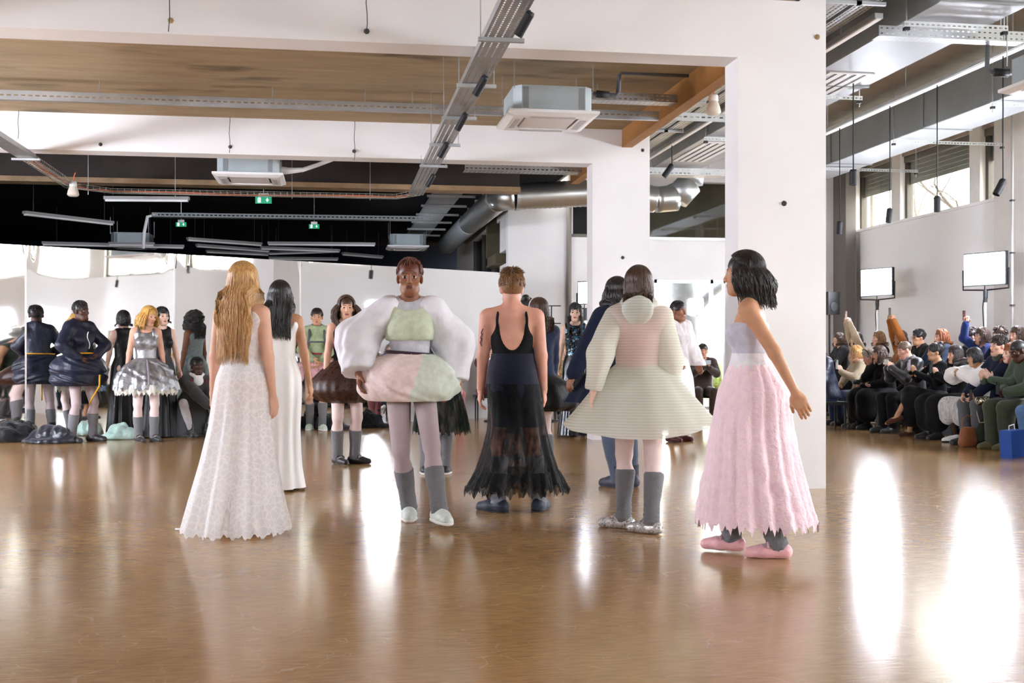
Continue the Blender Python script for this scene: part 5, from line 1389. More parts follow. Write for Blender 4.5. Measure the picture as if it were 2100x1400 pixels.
# --- left tray: solid then wire mesh, with orange cables
LX = -3.82
t = thing('cable_tray', 'grey cable tray coming in at the upper left edge', 'cable tray', (LX, 7.0, TZ))
MB().b2((-.10, 0, 0), (.10, 8.2, .004)).build('tray_base', M_TRAY, t)
for x in (-.10, .10): MB().b2((x - .002, 0, 0), (x + .002, 8.2, .06)).build('tray_side', M_TRAY, t)
MB().b2((-.17, 8.1, -.03), (.17, 8.15, -.005)).build('crossbar', M_GALV, t)
M_WIRE = mat('mesh_wire', 'b6b3a6', .45, metal=.5); M_OCAB = mat('orange_cable', 'd2693f', .5); M_WCAB = mat('white_cable', 'dedbd5', .5)
t = thing('mesh_tray', 'wire mesh tray with orange cables sagging across beneath the dark beam', 'cable tray', (0, 0, 0))
mb = MB()
path = [Vector((LX, 15.15, TZ)), Vector((LX, 17.6, TZ - .02)), Vector((LX + .5, 18.0, TZ - .03)), Vector((TX - .3, 18.05, TZ - .02)), Vector((TX, 17.75, TZ))]
for sg, zz in ((-.09, 0), (0, 0), (.09, 0), (-.09, .05), (.09, .05)):
    pts = []
    for i, p in enumerate(path):
        d = (path[min(i + 1, 4)] - path[max(0, i - 1)]).normalized(); nn_ = Vector((-d.y, d.x, 0)); pts.append(p + nn_ * sg + Vector((0, 0, zz)))
    mb.tube(pts, .004, 4)
for i in range(4):
    a, b = path[i], path[i + 1]; L_ = (b - a).length; d = (b - a).normalized(); nn_ = Vector((-d.y, d.x, 0))
    for k in range(int(L_ / .10)):
        p = a + d * (k * .10)
        mb.tube([p + nn_ * -.09 + Vector((0, 0, .055)), p + nn_ * -.09, p + nn_ * .09, p + nn_ * .09 + Vector((0, 0, .055))], .003, 4, cap=False)
mb.build('wire_mesh', M_WIRE, t)
for k, (m_, o_) in enumerate(((M_OCAB, -.03), (M_OCAB, .01), (M_WCAB, .04))):
    pts = []
    for i in range(4):
        for q in range(8):
            u = q / 8; p = path[i].lerp(path[i + 1], u); d = (path[i + 1] - path[i]).normalized()
            pts.append(p + Vector((-d.y, d.x, 0)) * (o_ + .015 * math.sin(3 * u + i + k)) + Vector((0, 0, .012 + .01 * math.sin(9 * u + k))))
    MB().tube(pts, .009, 6).build('cable', m_, t, smooth=True)
for x in (LX + .15, -2.4, -.65, .55):
    rod(x, 18.05, TZ - .06, SLR, t)
# sensors like white cones
def cone(name, label, p, cat='detector'):
    t = thing(name, label, cat, p)
    MB().lathe([(.001, .09), (.05, .09), (.055, .03), (.05, .02)], 14).build('base', M_PLASTIC, t, smooth=True)
    MB().lathe([(.05, .02), (.075, -.05), (.085, -.10), (.06, -.125), (.001, -.13)], 16).build('cone_lens', mat('cream_plastic', 'd8cdbd', .5), t, smooth=True)
    MB().tube([(0, 0, .08), (.01, 0, .16), (.03, .0, .22)], .008, 5).build('lead', M_OCAB, t)
p = on_y(150, 385, 17.3); cone('beam_detector', 'cream cone detector on the mesh tray at upper left', p)
p = on_y(1463, 212, 12.2); cone('beam_detector', 'cream cone detector with a red lead below the right tray', p)
# --- slotted channel along the ceiling between the two frames
t = thing('slotted_channel', 'slotted steel channel running across below the brown ceiling', 'channel', (0, 13.35, 3.98))
mb = MB(); perf(mb, (XL + 1, 0, 0), (1, 0, 0), (0, 0, 1), 13.9, .10, .075, 1, .045, .016); mb.build('slotted_face', M_GALV, t)
MB().b2((XL + 1, 0, .10), (3.9, .05, .104)).build('top_flange', M_GALV, t); MB().b2((XL + 1, 0, -.004), (3.9, .05, 0)).build('bottom_flange', M_GALV, t)
for x in (-6.2, -4.6, -2.6, -.7, .35, .9, 3.5): MB().tube([(x, .03, .1), (x, .03, SLR - 3.98)], .006, 5).build('threaded_rod', M_GALV, t)
# --- cassette air conditioners
def cassette(label, x0, y0, w, z, hose=False, rods=True, ceil=SLAB):
    t = thing('air_conditioner', label, 'air conditioner', (x0 + w / 2, y0 + w / 2, z), 0, 'ceiling cassette air conditioners')
    a = w / 2; c = .08; b = a - .06
    poly = [(-b + c, -b), (b - c, -b), (b, -b + c), (b, b - c), (b - c, b), (-b + c, b), (-b, b - c), (-b, -b + c)]
    cs = MB().prism(poly, .26, Matrix.Translation((0, 0, .03))).build('case', M_CASE, t)
    for x in (-b + .12, b - .12): MB().b2((x - .03, -b - .006, .05), (x + .03, -b, .27)).build('side_bracket', M_GALVD, cs)
    mb = MB(); i = .62
    V = [(-a, -a, .0), (a, -a, .0), (a, a, .0), (-a, a, .0), (-a, -a, .03), (a, -a, .03), (a, a, .03), (-a, a, .03),
         (-a * .86, -a * .86, -.028), (a * .86, -a * .86, -.028), (a * .86, a * .86, -.028), (-a * .86, a * .86, -.028),
         (-a * i, -a * i, -.028), (a * i, -a * i, -.028), (a * i, a * i, -.028), (-a * i, a * i, -.028), (-a * i, -a * i, .0), (a * i, -a * i, .0), (a * i, a * i, .0), (-a * i, a * i, .0)]
    F = [(4, 5, 6, 7)]
    for k in range(4):
        k2 = (k + 1) % 4
        F += [(k, k2, 4 + k2, 4 + k), (k, 8 + k, 8 + k2, k2), (8 + k, 12 + k, 12 + k2, 8 + k2), (12 + k, 16 + k, 16 + k2, 12 + k2)]
    mb.add(V, F); pn = mb.build('fascia', M_PLASTIC, t)
    MB().b2((-a * .56, -a * .56, -.022), (a * .56, a * .56, .002)).build('grille', mat('warm_white_plastic', 'ddd6d0', .5), pn)
    for sx, sy in ((0, -1), (0, 1), (-1, 0), (1, 0)):
        cx, cy = sx * a * .74, sy * a * .74
        d = (a * .5, .03) if sx == 0 else (.03, a * .5)
        MB().b2((cx - d[0], cy - d[1], -.034), (cx + d[0], cy + d[1], -.026)).build('louvre', mat('louvre_grey', 'b9b2ac', .5), pn)
    for x in (-b, b):
        for y in (-b, b):
            if rods: MB().tube([(x, y, .25), (x, y, ceil - z - .022)], .006, 5).build('threaded_rod', M_GALV, t)
    return t
cassette('near air conditioner hanging right of the cable tray between the beams', 1.77, 11.6, .95, 3.66)
t = cassette('air conditioner with a white hose hanging beyond the second beam at left', -1.68, 16.3, .97, 3.66)
MB().tube([(.44, -.1, .12), (.56, -.1, .12), (.75, -.1, .14), (.95, -.05, .22), (1.2, 0, .33), (1.35, 0, .5)], [.06, .045, .032, .030, .030, .03], 10).build('white_hose', M_PLASTIC, t, smooth=True)
cassette('white air conditioner cut by the right edge of the picture', 6.35, 9.3, .95, 3.70, ceil=5.4)
p = on_z(265, 502, 3.6); cassette('dim air conditioner far back in the dark hall at left', p.x - .48, p.y, .95, 3.6)
p = on_z(838, 505, 3.6); cassette('dim air conditioner far back in the dark hall at right', p.x - .48, p.y, .95, 3.6)
# --- pipe of the near unit and its short slotted tray
t = thing('condensate_pipe', 'grey insulated pipe rising from the near air conditioner towards the column', 'pipe')
pts = [on_y(1217, 192, 12.2), on_y(1262, 196, 12.2), on_y(1268, 190, 12.2), on_y(1270, 155, 12.2), on_y(1276, 149, 12.2), on_y(1490, 158, 12.2)]
MB().tube(pts, .025, 10).build('pipe_run', mat('grey_pipe', '5c5f63', .5), t, smooth=True)
MB().tube([pts[0] + Vector((.03, 0, 0)), pts[0] + Vector((.17, 0, -.01))], .04, 12).build('insulation', M_DGREY, t, smooth=True)
t = thing('cable_tray', 'short slotted tray behind the pipe beside the near air conditioner', 'cable tray', (2.85, 12.6, 4.03))
mb = MB(); perf(mb, (0, 0, 0), (1, 0, 0), (0, 0, 1), 1.35, .09, .06, 2, .034, .012); perf(mb, (0, 0, 0), (1, 0, 0), (0, 1, 0), 1.35, .2, .06, 4, .034, .012); mb.build('tray_sheet', M_TRAY, t)
for x in (.1, 1.2): MB().tube([(x, .1, 0), (x, .1, SLR - 4.03)], .006, 5).build('threaded_rod', M_GALV, t)
for x, y in ((1.6, 11.4), (.55, 12.6), (-.3, 13.0)):
    pass
# --- trays behind the second frame
t = thing('cable_tray', 'wide slotted tray crossing above the spiral duct', 'cable tray', (2.0, 17.7, 4.02))
mb = MB(); perf(mb, (0, 0, 0), (1, 0, 0), (0, 0, 1), 5.4, .11, .07, 2, .04, .014); perf(mb, (0, 0, 0), (1, 0, 0), (0, 1, 0), 5.4, .3, .07, 5, .04, .016); mb.build('tray_sheet', M_TRAY, t)
for x in (.3, 1.6, 3.4): MB().tube([(x, .15, 0), (x, .15, .2)], .006, 5).build('threaded_rod', M_GALV, t)
t = thing('cable_tray', 'dark cable tray receding beside the spiral duct into the back hall', 'cable tray', (1.75, 18.9, 4.0))
MB().b2((0, 0, 0), (.5, 10, .006)).build('tray_base', M_GALVD, t)
for x in (0, .5): MB().b2((x - .004, 0, 0), (x + .004, 10, .07)).build('tray_side', M_GALVD, t)
for k in range(7): MB().b2((-.12, k * 1.4 + .1, -.05), (.75, k * 1.4 + .15, -.01)).build('crossbar', M_GALV, t)
# --- spiral duct with two elbows
def duct_tube(name, pts, r, parent, m, rib=0.0, pitch=.06, n=28):
    pts = [Vector(p) for p in pts]; P = []; R_ = []
    for i in range(len(pts) - 1):
        L_ = (pts[i + 1] - pts[i]).length; k = max(2, int(L_ / (pitch / 2)) if rib else 2)
        for q in range(k + (1 if i == len(pts) - 2 else 0)):
            P.append(pts[i].lerp(pts[i + 1], q / k)); R_.append(r + (rib if q % 2 else 0))
    return MB().tube(P, R_, n).build(name, m, parent, smooth=True)
M_SPIRAL = mat('spiral_duct_steel', 'b4b4ae', .32, metal=.9, var=.08, scale=3)
t = thing('spiral_duct', 'round spiral ventilation duct with elbows running behind the far column', 'duct')
yz = (19.5, 3.86); xa, xe = on_y(1058, 388, 19.5).x, on_y(1345, 400, 19.5).x
a = Vector((xa, yz[0], yz[1])); b = Vector((xe, yz[0], yz[1])); rr = .225
mid = Vector((on_y(1262, 388, 19.5).x, 19.5, 3.985))
duct_tube('duct_run', [a, mid], rr, t, M_SPIRAL, .009, .09); duct_tube('duct_run', [mid, b], rr + .003, t, M_SPIRAL, .009, .09)
for x in (xa + .02, xa + 1.35): MB().lathe([(rr + .004, -.03), (rr + .016, -.03), (rr + .016, .03), (rr + .004, .03)], 28, (x, yz[0], yz[1] + (x - xa) / (mid.x - xa) * .125), Matrix.Rotation(PI / 2, 3, 'Y')).build('joint_collar', M_GALV, t, smooth=False)
c = Vector((xa - .16, yz[0] + .05, yz[1])); d = Vector((xa - .27, yz[0] + .3, yz[1]))
duct_tube('elbow', [a, c, d], rr + .004, t, M_SPIRAL)
duct_tube('duct_run', [d, (d.x, 24.0, 3.9)], rr, t, M_SPIRAL, .003, .12)
duct_tube('duct_run', [(d.x, 24.0, 3.9), (d.x, 29.0, 3.9)], rr + .003, t, M_GALVD, .003, .12)
for y in (20.6, 21.7, 22.9, 24.2, 25.6): MB().box((d.x + .0, y, 3.9 + rr + .05), (.06, .03, .14)).build('hanger', M_GALV, t)
e1 = Vector((xe + .38, yz[0], yz[1] + .04)); e2 = Vector((xe + .62, yz[0], yz[1] + .30)); e3 = Vector((xe + .66, yz[0], yz[1] + .55))
duct_tube('elbow', [b, b.lerp(e1, .5), e1], rr + .005, t, M_SPIRAL); duct_tube('elbow', [e1, e2], rr + .006, t, M_GALV); duct_tube('elbow', [e2, e3], rr + .005, t, M_GALV)
# --- rectangular ducts in the right bay
def rect_duct(label, x0, x1, z0, z1, ya, yb, step):
    t = thing('air_duct', label, 'duct', (0, 0, 0)); y = ya; k = 0
    while y < yb - .1:
        y2 = min(y + step, yb)
        mb = MB(); mb.b2((x0, y + .01, z0), (x1, y2 - .01, z1)); o = mb.build('duct_section', M_GALVD, t)
        MB().b2((x0 - .02, y2 - .02, z0 - .02), (x1 + .02, y2 + .02, z1 + .02)).build('flange', M_GALVD, t)
        y = y2; k += 1
    MB().b2((x0 + .01, ya, z0 - .006), (x1 - .01, yb, z0)).build('bottom_panel', M_DUCT_UNDER, t)
    return t
d1 = rect_duct('large grey rectangular duct with pale underside in the right bay', 5.29, 6.15, 4.3, 4.9, 3.0, 21.8, 3.2)
d2 = rect_duct('long grey rectangular duct above the high windows', 8.6, 9.35, 4.5, 5.1, 3.0, 22.4, 3.2)
def grille(parent, x0, x1, y0, y1, z):
    g = MB().b2((x0, y0, z - .012), (x1, y1, z)).build('vent_grille', M_PLASTIC, parent)
    for k in range(4):
        x = x0 + (x1 - x0) * (k + .8) / 4.6
        MB().b2((x - .014, y0 + .05, z - .016), (x + .014, y1 - .05, z - .011)).build('slot', M_DGREY, g)
grille(d1, 5.42, 5.95, 12.0, 13.6, 4.294); grille(d1, 5.42, 5.95, 16.3, 18.0, 4.294)
def strut(label, x0, x1, y, z, ztop, grp):
    t = thing('support_strut', label, 'strut', (x0, y, z), 0, grp)
    mb = MB(); perf(mb, (0, 0, 0), (1, 0, 0), (0, 0, 1), x1 - x0, .045, .05, 1, .028, .014); mb.build('slotted_bar', M_GALV, t)
    MB().b2((0, 0, .045), (x1 - x0, .04, .05)).build('bar_top', M_GALV, t)
    for x in (.03, x1 - x0 - .03):
        MB().tube([(x, .02, -.08), (x, .02, ztop - z)], .007, 5).build('threaded_rod', M_GALV, t)
        MB().box((x, .02, -.02), (.05, .05, .03)).build('clamp', M_BLACK, t)
for y, w in ((9.9, 'nearest'), (12.9, 'second'), (15.7, 'third'), (18.5, 'farthest')):
    strut('slotted strut under the large grey duct, %s of four' % w, 5.2, 6.24, y, 4.2, 5.4, 'struts under the large duct')
for y, w in ((11.2, 'nearest'), (13.9, 'second'), (16.6, 'third'), (19.3, 'farthest')):
    strut('slotted strut under the duct above the windows, %s of four' % w, 8.52, 10.4, y, 4.42, 5.4, 'struts under the window duct')
# perforated trays left of the large duct
for x, w, lab in ((4.33, .26, 'wide perforated tray running away left of the large duct'), (4.64, .18, 'narrow perforated tray next to the large duct')):
    t = thing('cable_tray', lab, 'cable tray', (x, 4.0, 4.32))
    mb = MB(); perf(mb, (0, 0, 0), (0, 1, 0), (1, 0, 0), 13.6, w, .06, int(w / .045), .036, .016); mb.build('tray_base', M_TRAY, t)
    for q in (0, w): MB().b2((q - .002, 0, 0), (q + .002, 13.6, .07)).build('tray_side', M_TRAY, t)
    for y in (5.6, 8.6, 11.6): MB().b2((-.05, y, -.035), (w + .05, y + .03, -.005)).build('crossbar', M_GALV, t)
def rail(label, x, z, y0, y1, w):
    t = thing('light_rail', label, 'rail', (x, y0, z))
    MB().b2((-w / 2, 0, 0), (w / 2, y1 - y0, .05)).build('rail_body', M_GALV, t)
    MB().b2((-w / 2 + .015, 0, -.008), (w / 2 - .015, y1 - y0, 0)).build('rail_slot', M_PLASTIC, t)
    y = .8
    while y < y1 - y0: MB().tube([(0, y, .05), (0, y, 5.4 - z)], .007, 5).build('threaded_rod', M_GALV, t); y += 2.6
rail('long pale lighting rail with drop lamps in front of the window duct', 8.0, 4.78, 4.0, 18.9, .14)
rail('pale rail beside the large duct, seen between the columns', 4.95, 4.26, 9.9, 18.6, .08)
for px, y_, tilt, lab in ((1722, 468, (0, .05), 'black drop lamp hanging lowest beside the near column'), (1825, 445, (0, .12), 'black drop lamp hanging before the left high window'),
                     (1922, 419, (0, 0), 'black drop lamp hanging before the middle high window'), (2057, 385, (.0, .5), 'tilted black drop lamp at far right')):
    p = on_x(px, y_, 8.0); spot('drop_lamp', lab, (p.x, p.y, 3.26), 1.52, tilt, 'drop lamps in the right bay', (.045, .19))
for y in (10.6, 8.4, 6.2): spot('drop_lamp', 'black drop lamp beyond the right edge of the picture, seen only in the mirrors', (8.0, y, 3.26), 1.52, (0, .2), 'drop lamps beyond the frame')
p = on_d(1750, 362, 13.2); spot('drop_lamp', 'short black drop lamp high to the left of the pale rail', (p.x, p.y, p.z + .06), 5.4 - p.z - .1, (0, 0), 'drop lamps in the right bay', (.045, .16))
p = on_x(1378, 348, 4.95); spot('drop_lamp', 'tilted black drop lamp in front of the duct elbow between the columns', (p.x, p.y, p.z + .06), 4.26 - p.z - .06, (.2, .6), 'drop lamps in the right bay', (.045, .2))
# slotted tray crossing under the big duct, upper right, with a bent pipe
t = thing('cable_tray', 'bright slotted tray crossing at the upper right', 'cable tray', (5.1, 10.2, 4.19))
mb = MB(); perf(mb, (0, 0, 0), (1, 0, 0), (0, 0, 1), 1.5, .10, .055, 2, .022, .012); perf(mb, (0, 0, 0), (1, 0, 0), (0, 1, 0), 1.5, .15, .055, 3, .03, .014); mb.build('tray_sheet', M_GALV, t)
for x in (.35, 1.3): MB().tube([(x, .08, 0), (x, .08, 1.2)], .007, 5).build('threaded_rod', M_GALV, t)
t = thing('condensate_pipe', 'dark bent pipe with black insulation at the upper right', 'pipe')
pts = [on_d(2040, 78, 11.6), on_d(2026, 88, 11.4), on_d(2024, 140, 11.4), on_d(2032, 148, 11.4), on_d(2075, 150, 11.4)]
MB().tube(pts, .024, 8).build('pipe_run', mat('grey_pipe', '5c5f63', .5), t, smooth=True)
MB().tube([pts[3].lerp(pts[4], .15), pts[3].lerp(pts[4], .85)], .042, 10).build('insulation', M_BLACK, t, smooth=True)
# --- dark hall: strip lights, exit signs, a grey tray
M_STRIP = mat('dull_strip_housing', '9b9794', .55)
for i, (ax_, ay, bx, by) in enumerate(((49, 438, 231, 459), (214, 409, 388, 410), (384, 491, 536, 502), (403, 504, 551, 515), (549, 500, 770, 502), (534, 509, 694, 515),
                               (422, 516, 551, 522), (552, 520, 696, 515), (551, 530, 694, 532), (703, 521, 784, 528), (223, 501, 317, 502), (86, 500, 378, 507))):
    sz = 3.44 if i > 9 else 3.6
    a, b = on_z(ax_, ay, sz), on_z(bx, by, sz)
    d = (b - a); ln = d.length; ang = math.atan2(d.y, d.x)
    t = thing('strip_light', ['unlit strip light slanting at the far left of the dark hall', 'unlit strip light just under the mesh tray at left', 'unlit strip light over the blond head, upper of the pair', 'unlit strip light over the blond head, lower of the pair',
        'long unlit strip light in the middle of the dark hall', 'unlit strip light below the long middle one', 'short unlit strip light low above the mirrors left of centre', 'unlit strip light low above the mirrors at centre', 'unlit strip light lowest above the mirror edge',
        'short unlit strip light left of the striding head', 'short unlit strip light under the dim left air conditioner', 'longest unlit strip light just over the left mirrors'][i], 'strip light', a, ang, 'unlit strip lights in the dark hall')
    MB().b2((0, -.05, 0), (ln, .05, .05)).build('housing', M_STRIP, t); MB().b2((.02, -.035, -.03), (ln - .02, .035, 0)).build('diffuser', M_PLASTIC, t)
    for q in (.1, .9): MB().tube([(ln * q, 0, .05), (ln * q, 0, SLR - sz)], .005, 4).build('hanging_wire', M_DGREY, t)
a, b = on_z(311, 444, 3.72), on_z(887, 452, 3.72)
t = thing('cable_tray', 'grey tray crossing the dark hall above the exit signs', 'cable tray', a, math.atan2((b - a).y, (b - a).x))
mb = MB(); perf(mb, (0, 0, 0), (1, 0, 0), (0, 0, 1), (b - a).length, .08, .08, 1, .05, .02); mb.build('slotted_face', M_GALVD, t); MB().b2((0, 0, 0), ((b - a).length, .2, .004)).build('tray_base', M_GALVD, t)
MB().tube([(-.15, 0, -.6), (-.14, .02, -.3), (-.08, .02, .0), (.1, .05, .05)], .03, 8).build('hose', M_PLASTIC, t, smooth=True)
M_EXG = mat('exit_green', '0f7a55', .5, emit=.25); M_EXW = mat('exit_white', 'eef5f0', .5, emit=.5)
def exit_sign(label, px, py, D, w):
    p = on_d(px, py, D); h = w * .42
    t = thing('exit_sign', label, 'exit sign', p, -PSI, 'green exit signs')
    MB().b2((-w / 2, 0, -h / 2), (w / 2, .03, h / 2)).build('sign_panel', M_EXG, t)
    MB().b2((-w * .3, -.005, h * .5), (w * .3, .035, h * .5 + .05)).build('mount', M_PLASTIC, t)
    Mx = lambda ox: Matrix.Translation((ox, -.001, 0)) @ Matrix.Rotation(PI / 2, 4, 'X')
    s = h / 2
    # door panel with the running figure
    MB().prism([(-.42 * s, -.72 * s), (.42 * s, -.72 * s), (.42 * s, .72 * s), (-.42 * s, .72 * s)], .003, Mx(-w * .25)).build('door_symbol', M_EXW, t)
    mb = MB(); M2 = Matrix.Translation((0, -.003, 0)) @ Mx(-w * .25)
    mb.prism([(.10 * s + .11 * s * math.cos(k), .46 * s + .11 * s * math.sin(k)) for k in np.linspace(0, 2 * PI, 9)[:-1]], .003, M2)
    for poly in ([(-.02, .32), (.14, .28), (.04, -.08), (-.12, -.04)], [(-.05, .30), (.02, .22), (-.26, .10), (-.32, .2)], [(.10, .26), (.3, .12), (.26, .04), (.06, .16)],
                 [(-.10, -.02), (.04, -.06), (.22, -.28), (.14, -.36)], [(.14, -.36), (.22, -.28), (.24, -.62), (.15, -.62)], [(-.12, .02), (.0, -.06), (-.16, -.42), (-.26, -.36)], [(-.26, -.36), (-.16, -.42), (-.36, -.5), (-.40, -.42)]):
        mb.prism([(x * s, y * s) for x, y in poly], .003, M2)
    mb.build('running_figure', M_EXG, t)
    mb = MB(); M3 = Mx(w * .25)
    mb.prism([(-.09 * s, .6 * s), (.09 * s, .6 * s), (.09 * s, -.1 * s), (-.09 * s, -.1 * s)], .003, M3)
    mb.prism([(-.42 * s, .08 * s), (-.28 * s, .2 * s), (0, -.28 * s), (0, -.6 * s)], .003, M3); mb.prism([(.42 * s, .08 * s), (0, -.6 * s), (0, -.28 * s), (.28 * s, .2 * s)], .003, M3)
    mb.build('arrow', M_EXW, t)
    MB().tube([(0, .015, h * .5 + .05), (0, .015, SLR - p.z)], .006, 5).build('drop_rod', M_GALV, t)
exit_sign('bright green exit sign with running figure and down arrow under the mesh tray', 540, 410, 18.6, .26)
exit_sign('dim green exit sign in the dark hall at left', 371, 460, 22.5, .2)
exit_sign('dim green exit sign in the dark hall right of centre', 644, 464, 22.5, .2)

# ================================================================== light panels on stands
M_LED = mat('led_face', 'e9efff', emit=PANEL_W)
M_LEDS = mat('led_face_soft', 'eef2ff', emit=12.0); M_LEDV = mat('led_face_dimmed', 'eef2ff', emit=26.0)
def light_stand(label, x, y, h, target, w=.62, hh_=.48, floor_z=0.0, face=None):
    d = Vector((target[0] - x, target[1] - y)); rz = math.atan2(d.y, d.x) - PI / 2       # local +Y is where it shines
    t = thing('light_stand', label, 'light', (x, y, floor_z), rz, 'light panels on tripod stands')
    hs = MB().box((0, -.02, h), (w + .04, .06, hh_ + .04)).build('panel_housing', M_DGREY, t)
    MB().box((0, .014, h), (w, .006, hh_)).build('panel_face', face or M_LED, t)
    mb = MB(); pts = [(-w / 2 - .05, -.02, h), (-w / 2 - .05, -.02, h - hh_ / 2 - .07), (0, -.02, h - hh_ / 2 - .09), (w / 2 + .05, -.02, h - hh_ / 2 - .07), (w / 2 + .05, -.02, h)]
    mb.tube(pts, .013, 8); mb.build('yoke', M_BLACK, t)
    MB().lathe([(.001, 0), (.035, 0), (.035, -.12), (.028, -.16), (.028, -.2), (.001, -.2)], 14, (0, -.02, h - hh_ / 2 - .08)).build('head_clamp', M_DGREY, t)
    MB().tube([(0, -.02, h - hh_ / 2 - .25), (0, -.02, .25)], [.018, .022], 10).build('pole', mat('bright_pole', 'd6d6d4', .35, metal=.4), t)
    MB().tube([(.03, -.05, h - hh_ / 2), (.08, -.06, h - .6), (.05, -.05, h - 1.0), (.05, -.05, .6)], .008, 5).build('power_cable', M_BLACK, t)
    for k in range(3):
        a = 2 * PI * k / 3 + .5
        MB().tube([(0, -.02, .75), (.42 * math.cos(a), -.02 + .42 * math.sin(a), .012)], .012, 6).build('leg', M_BLACK, t)
    return t
light_stand('glaring light panel on a stand behind the seated rows, left of the two at right', 10.0, 20.1, 2.49, (2, 17), .72, .48, 0, M_LEDV)
light_stand('glaring light panel on a stand behind the seated rows, nearest the right edge', 10.0, 16.5, 2.48, (2, 13.3), .72, .48, 0, M_LEDV)
light_stand('light panel beyond the right edge that glares in the mirrors, farther one', 10.2, 4.9, 2.45, (-1, 13))
light_stand('light panel beyond the right edge that glares in the mirrors, nearer one', 10.2, 2.4, 2.45, (-1, 13))
light_stand('light panel outside the picture that streaks the floor by the brown skirt', 10.0, 14.9, 2.45, (1.5, 19.4), .55, .42)
p = on_d(1199, 600, 18.6); light_stand('light panel peeping out left of the far column', p.x, p.y, p.z, (-2.0, 12), .22, .34, 0, M_LEDS)
light_stand('added small fill panel, unseen behind the plain white board', 0.4, 23.2, 2.2, (6, 25), .4, .3)  # invented source, added to brighten the hall side wall
light_stand('light panel behind the camera at left', -8.5, 4.2, 2.6, (0, 12), .6, .5)
light_stand('light panel beyond the left edge of the picture, nearer one', -8.6, 8.6, 2.5, (4, 14), 1.1, .8)
light_stand('light panel beyond the left edge of the picture, farther one', -8.2, 12.2, 2.5, (5, 15.5), 1.1, .8)
light_stand('light panel beyond the right edge of the picture, level with the front bench', 10.2, 11.3, 2.45, (0, 12.6), .8, .6)
light_stand('added small fill panel beyond the right edge, nearest the camera', 5.6, 2.6, 2.6, (10, 15), .34, .26)  # no known fixture, added to lift the right wall
light_stand('added fill light panel behind the camera at right', 6.0, -2.5, 2.7, (2, 12), .55, .42)  # unseen key light, added because front faces were too dim
light_stand('added fill light panel behind the camera at centre', -2.5, -3.5, 2.7, (0, 12), .7, .55)  # unseen fill, added for even brightness on surfaces facing the camera
# loudspeaker in the far corner
p = on_d(1701, 622, 22.2)
t = thing('loudspeaker', 'black loudspeaker on a pole in the far corner by the near column', 'speaker', (p.x, p.y, 0), .3)
MB().box((0, 0, p.z), (.28, .26, .44)).build('cabinet', M_BLACK, t); MB().lathe([(.001, 0), (.09, 0), (.1, .01)], 16, (0, -.132, p.z - .06), Matrix.Rotation(PI / 2, 3, 'X')).build('cone', M_DGREY, t)
MB().tube([(0, 0, p.z - .2), (0, 0, .02)], .018, 8).build('pole', M_BLACK, t)
for k in range(3): MB().tube([(0, 0, .5), (.35 * math.cos(2.1 * k), .35 * math.sin(2.1 * k), .015)], .012, 6).build('leg', M_BLACK, t)
# slim crossbar stands before the white board
for px, y0, hw_, lab in ((1131, 627, .16, 'thin black stand with two crossbars before the white wall'), (1012, 633, .10, 'thin black stand with a short crossbar left of the man')):
    q = on_d(px, y0, 19.6); t = thing('crossbar_stand', lab, 'stand', (q.x, q.y, 0), -PSI)
    MB().tube([(0, 0, .02), (0, 0, q.z)], .012, 8).build('pole', M_BLACK, t); MB().tube([(-hw_, 0, q.z), (hw_, 0, q.z)], .010, 6).build('crossbar', M_BLACK, t)
    MB().tube([(-hw_, 0, q.z - .3), (hw_, 0, q.z - .3)], .010, 6).build('crossbar', M_BLACK, t)
    MB().lathe([(.001, .03), (.16, .02), (.17, 0), (.001, 0)], 18).build('foot_plate', M_BLACK, t)
# pipes on the right pier
p = on_x(2076, 500, XW - .58)
t = thing('conduit', 'thin grey conduit with clips on the right wall pier', 'pipe', (p.x, p.y, 0))
MB().tube([(0, 0, 0), (0, 0, 5.0)], .02, 8).build('conduit_run', mat('conduit_grey', 'b4b0ac', .5), t, smooth=True)
for z in (1.9, 2.7, 3.5): MB().box((0, 0, z), (.05, .07, .025)).build('clip', M_DGREY, t)
# ================================================================== the seated guests at the right
M_BENCH = cloth('bench_cover', '1b1b1d', .8)
XF = 8.42                                     # hips of the front row
for y0, lab in ((3.0, 'nearest, outside the picture'), (5.5, 'second from the camera, outside the picture'), (8.0, 'third, outside the picture'), (10.5, 'under the guests in green and jeans'), (13.0, 'under the white dress and navy suit'), (15.5, 'under the leather jacket and headband')):
    t = thing('bench', 'black covered bench of the front row ' + lab, 'bench', (XF + .08, y0 + 1.2, 0), 0, 'front row benches')
    MB().b2((-.22, -1.2, .38), (.22, 1.2, .43)).build('seat', M_BENCH, t)
    for y in (-1.0, 0, 1.0): MB().b2((-.18, y - .04, 0), (.18, y + .04, .38)).build('leg', M_BLACK, t)
for y0, lab in ((10.5, 'nearest the camera'), (13.0, 'middle'), (15.5, 'farthest')):
    t = thing('bench', 'raised black bench of the second row, ' + lab, 'bench', (9.45, y0 + 1.2, 0), 0, 'second row benches')
    MB().b2((-.2, -1.2, .60), (.22, 1.2, .65)).build('seat', M_BENCH, t)
    for y in (-1.0, 0, 1.0): MB().b2((-.18, y - .04, 0), (.18, y + .04, .60)).build('leg', M_BLACK, t)

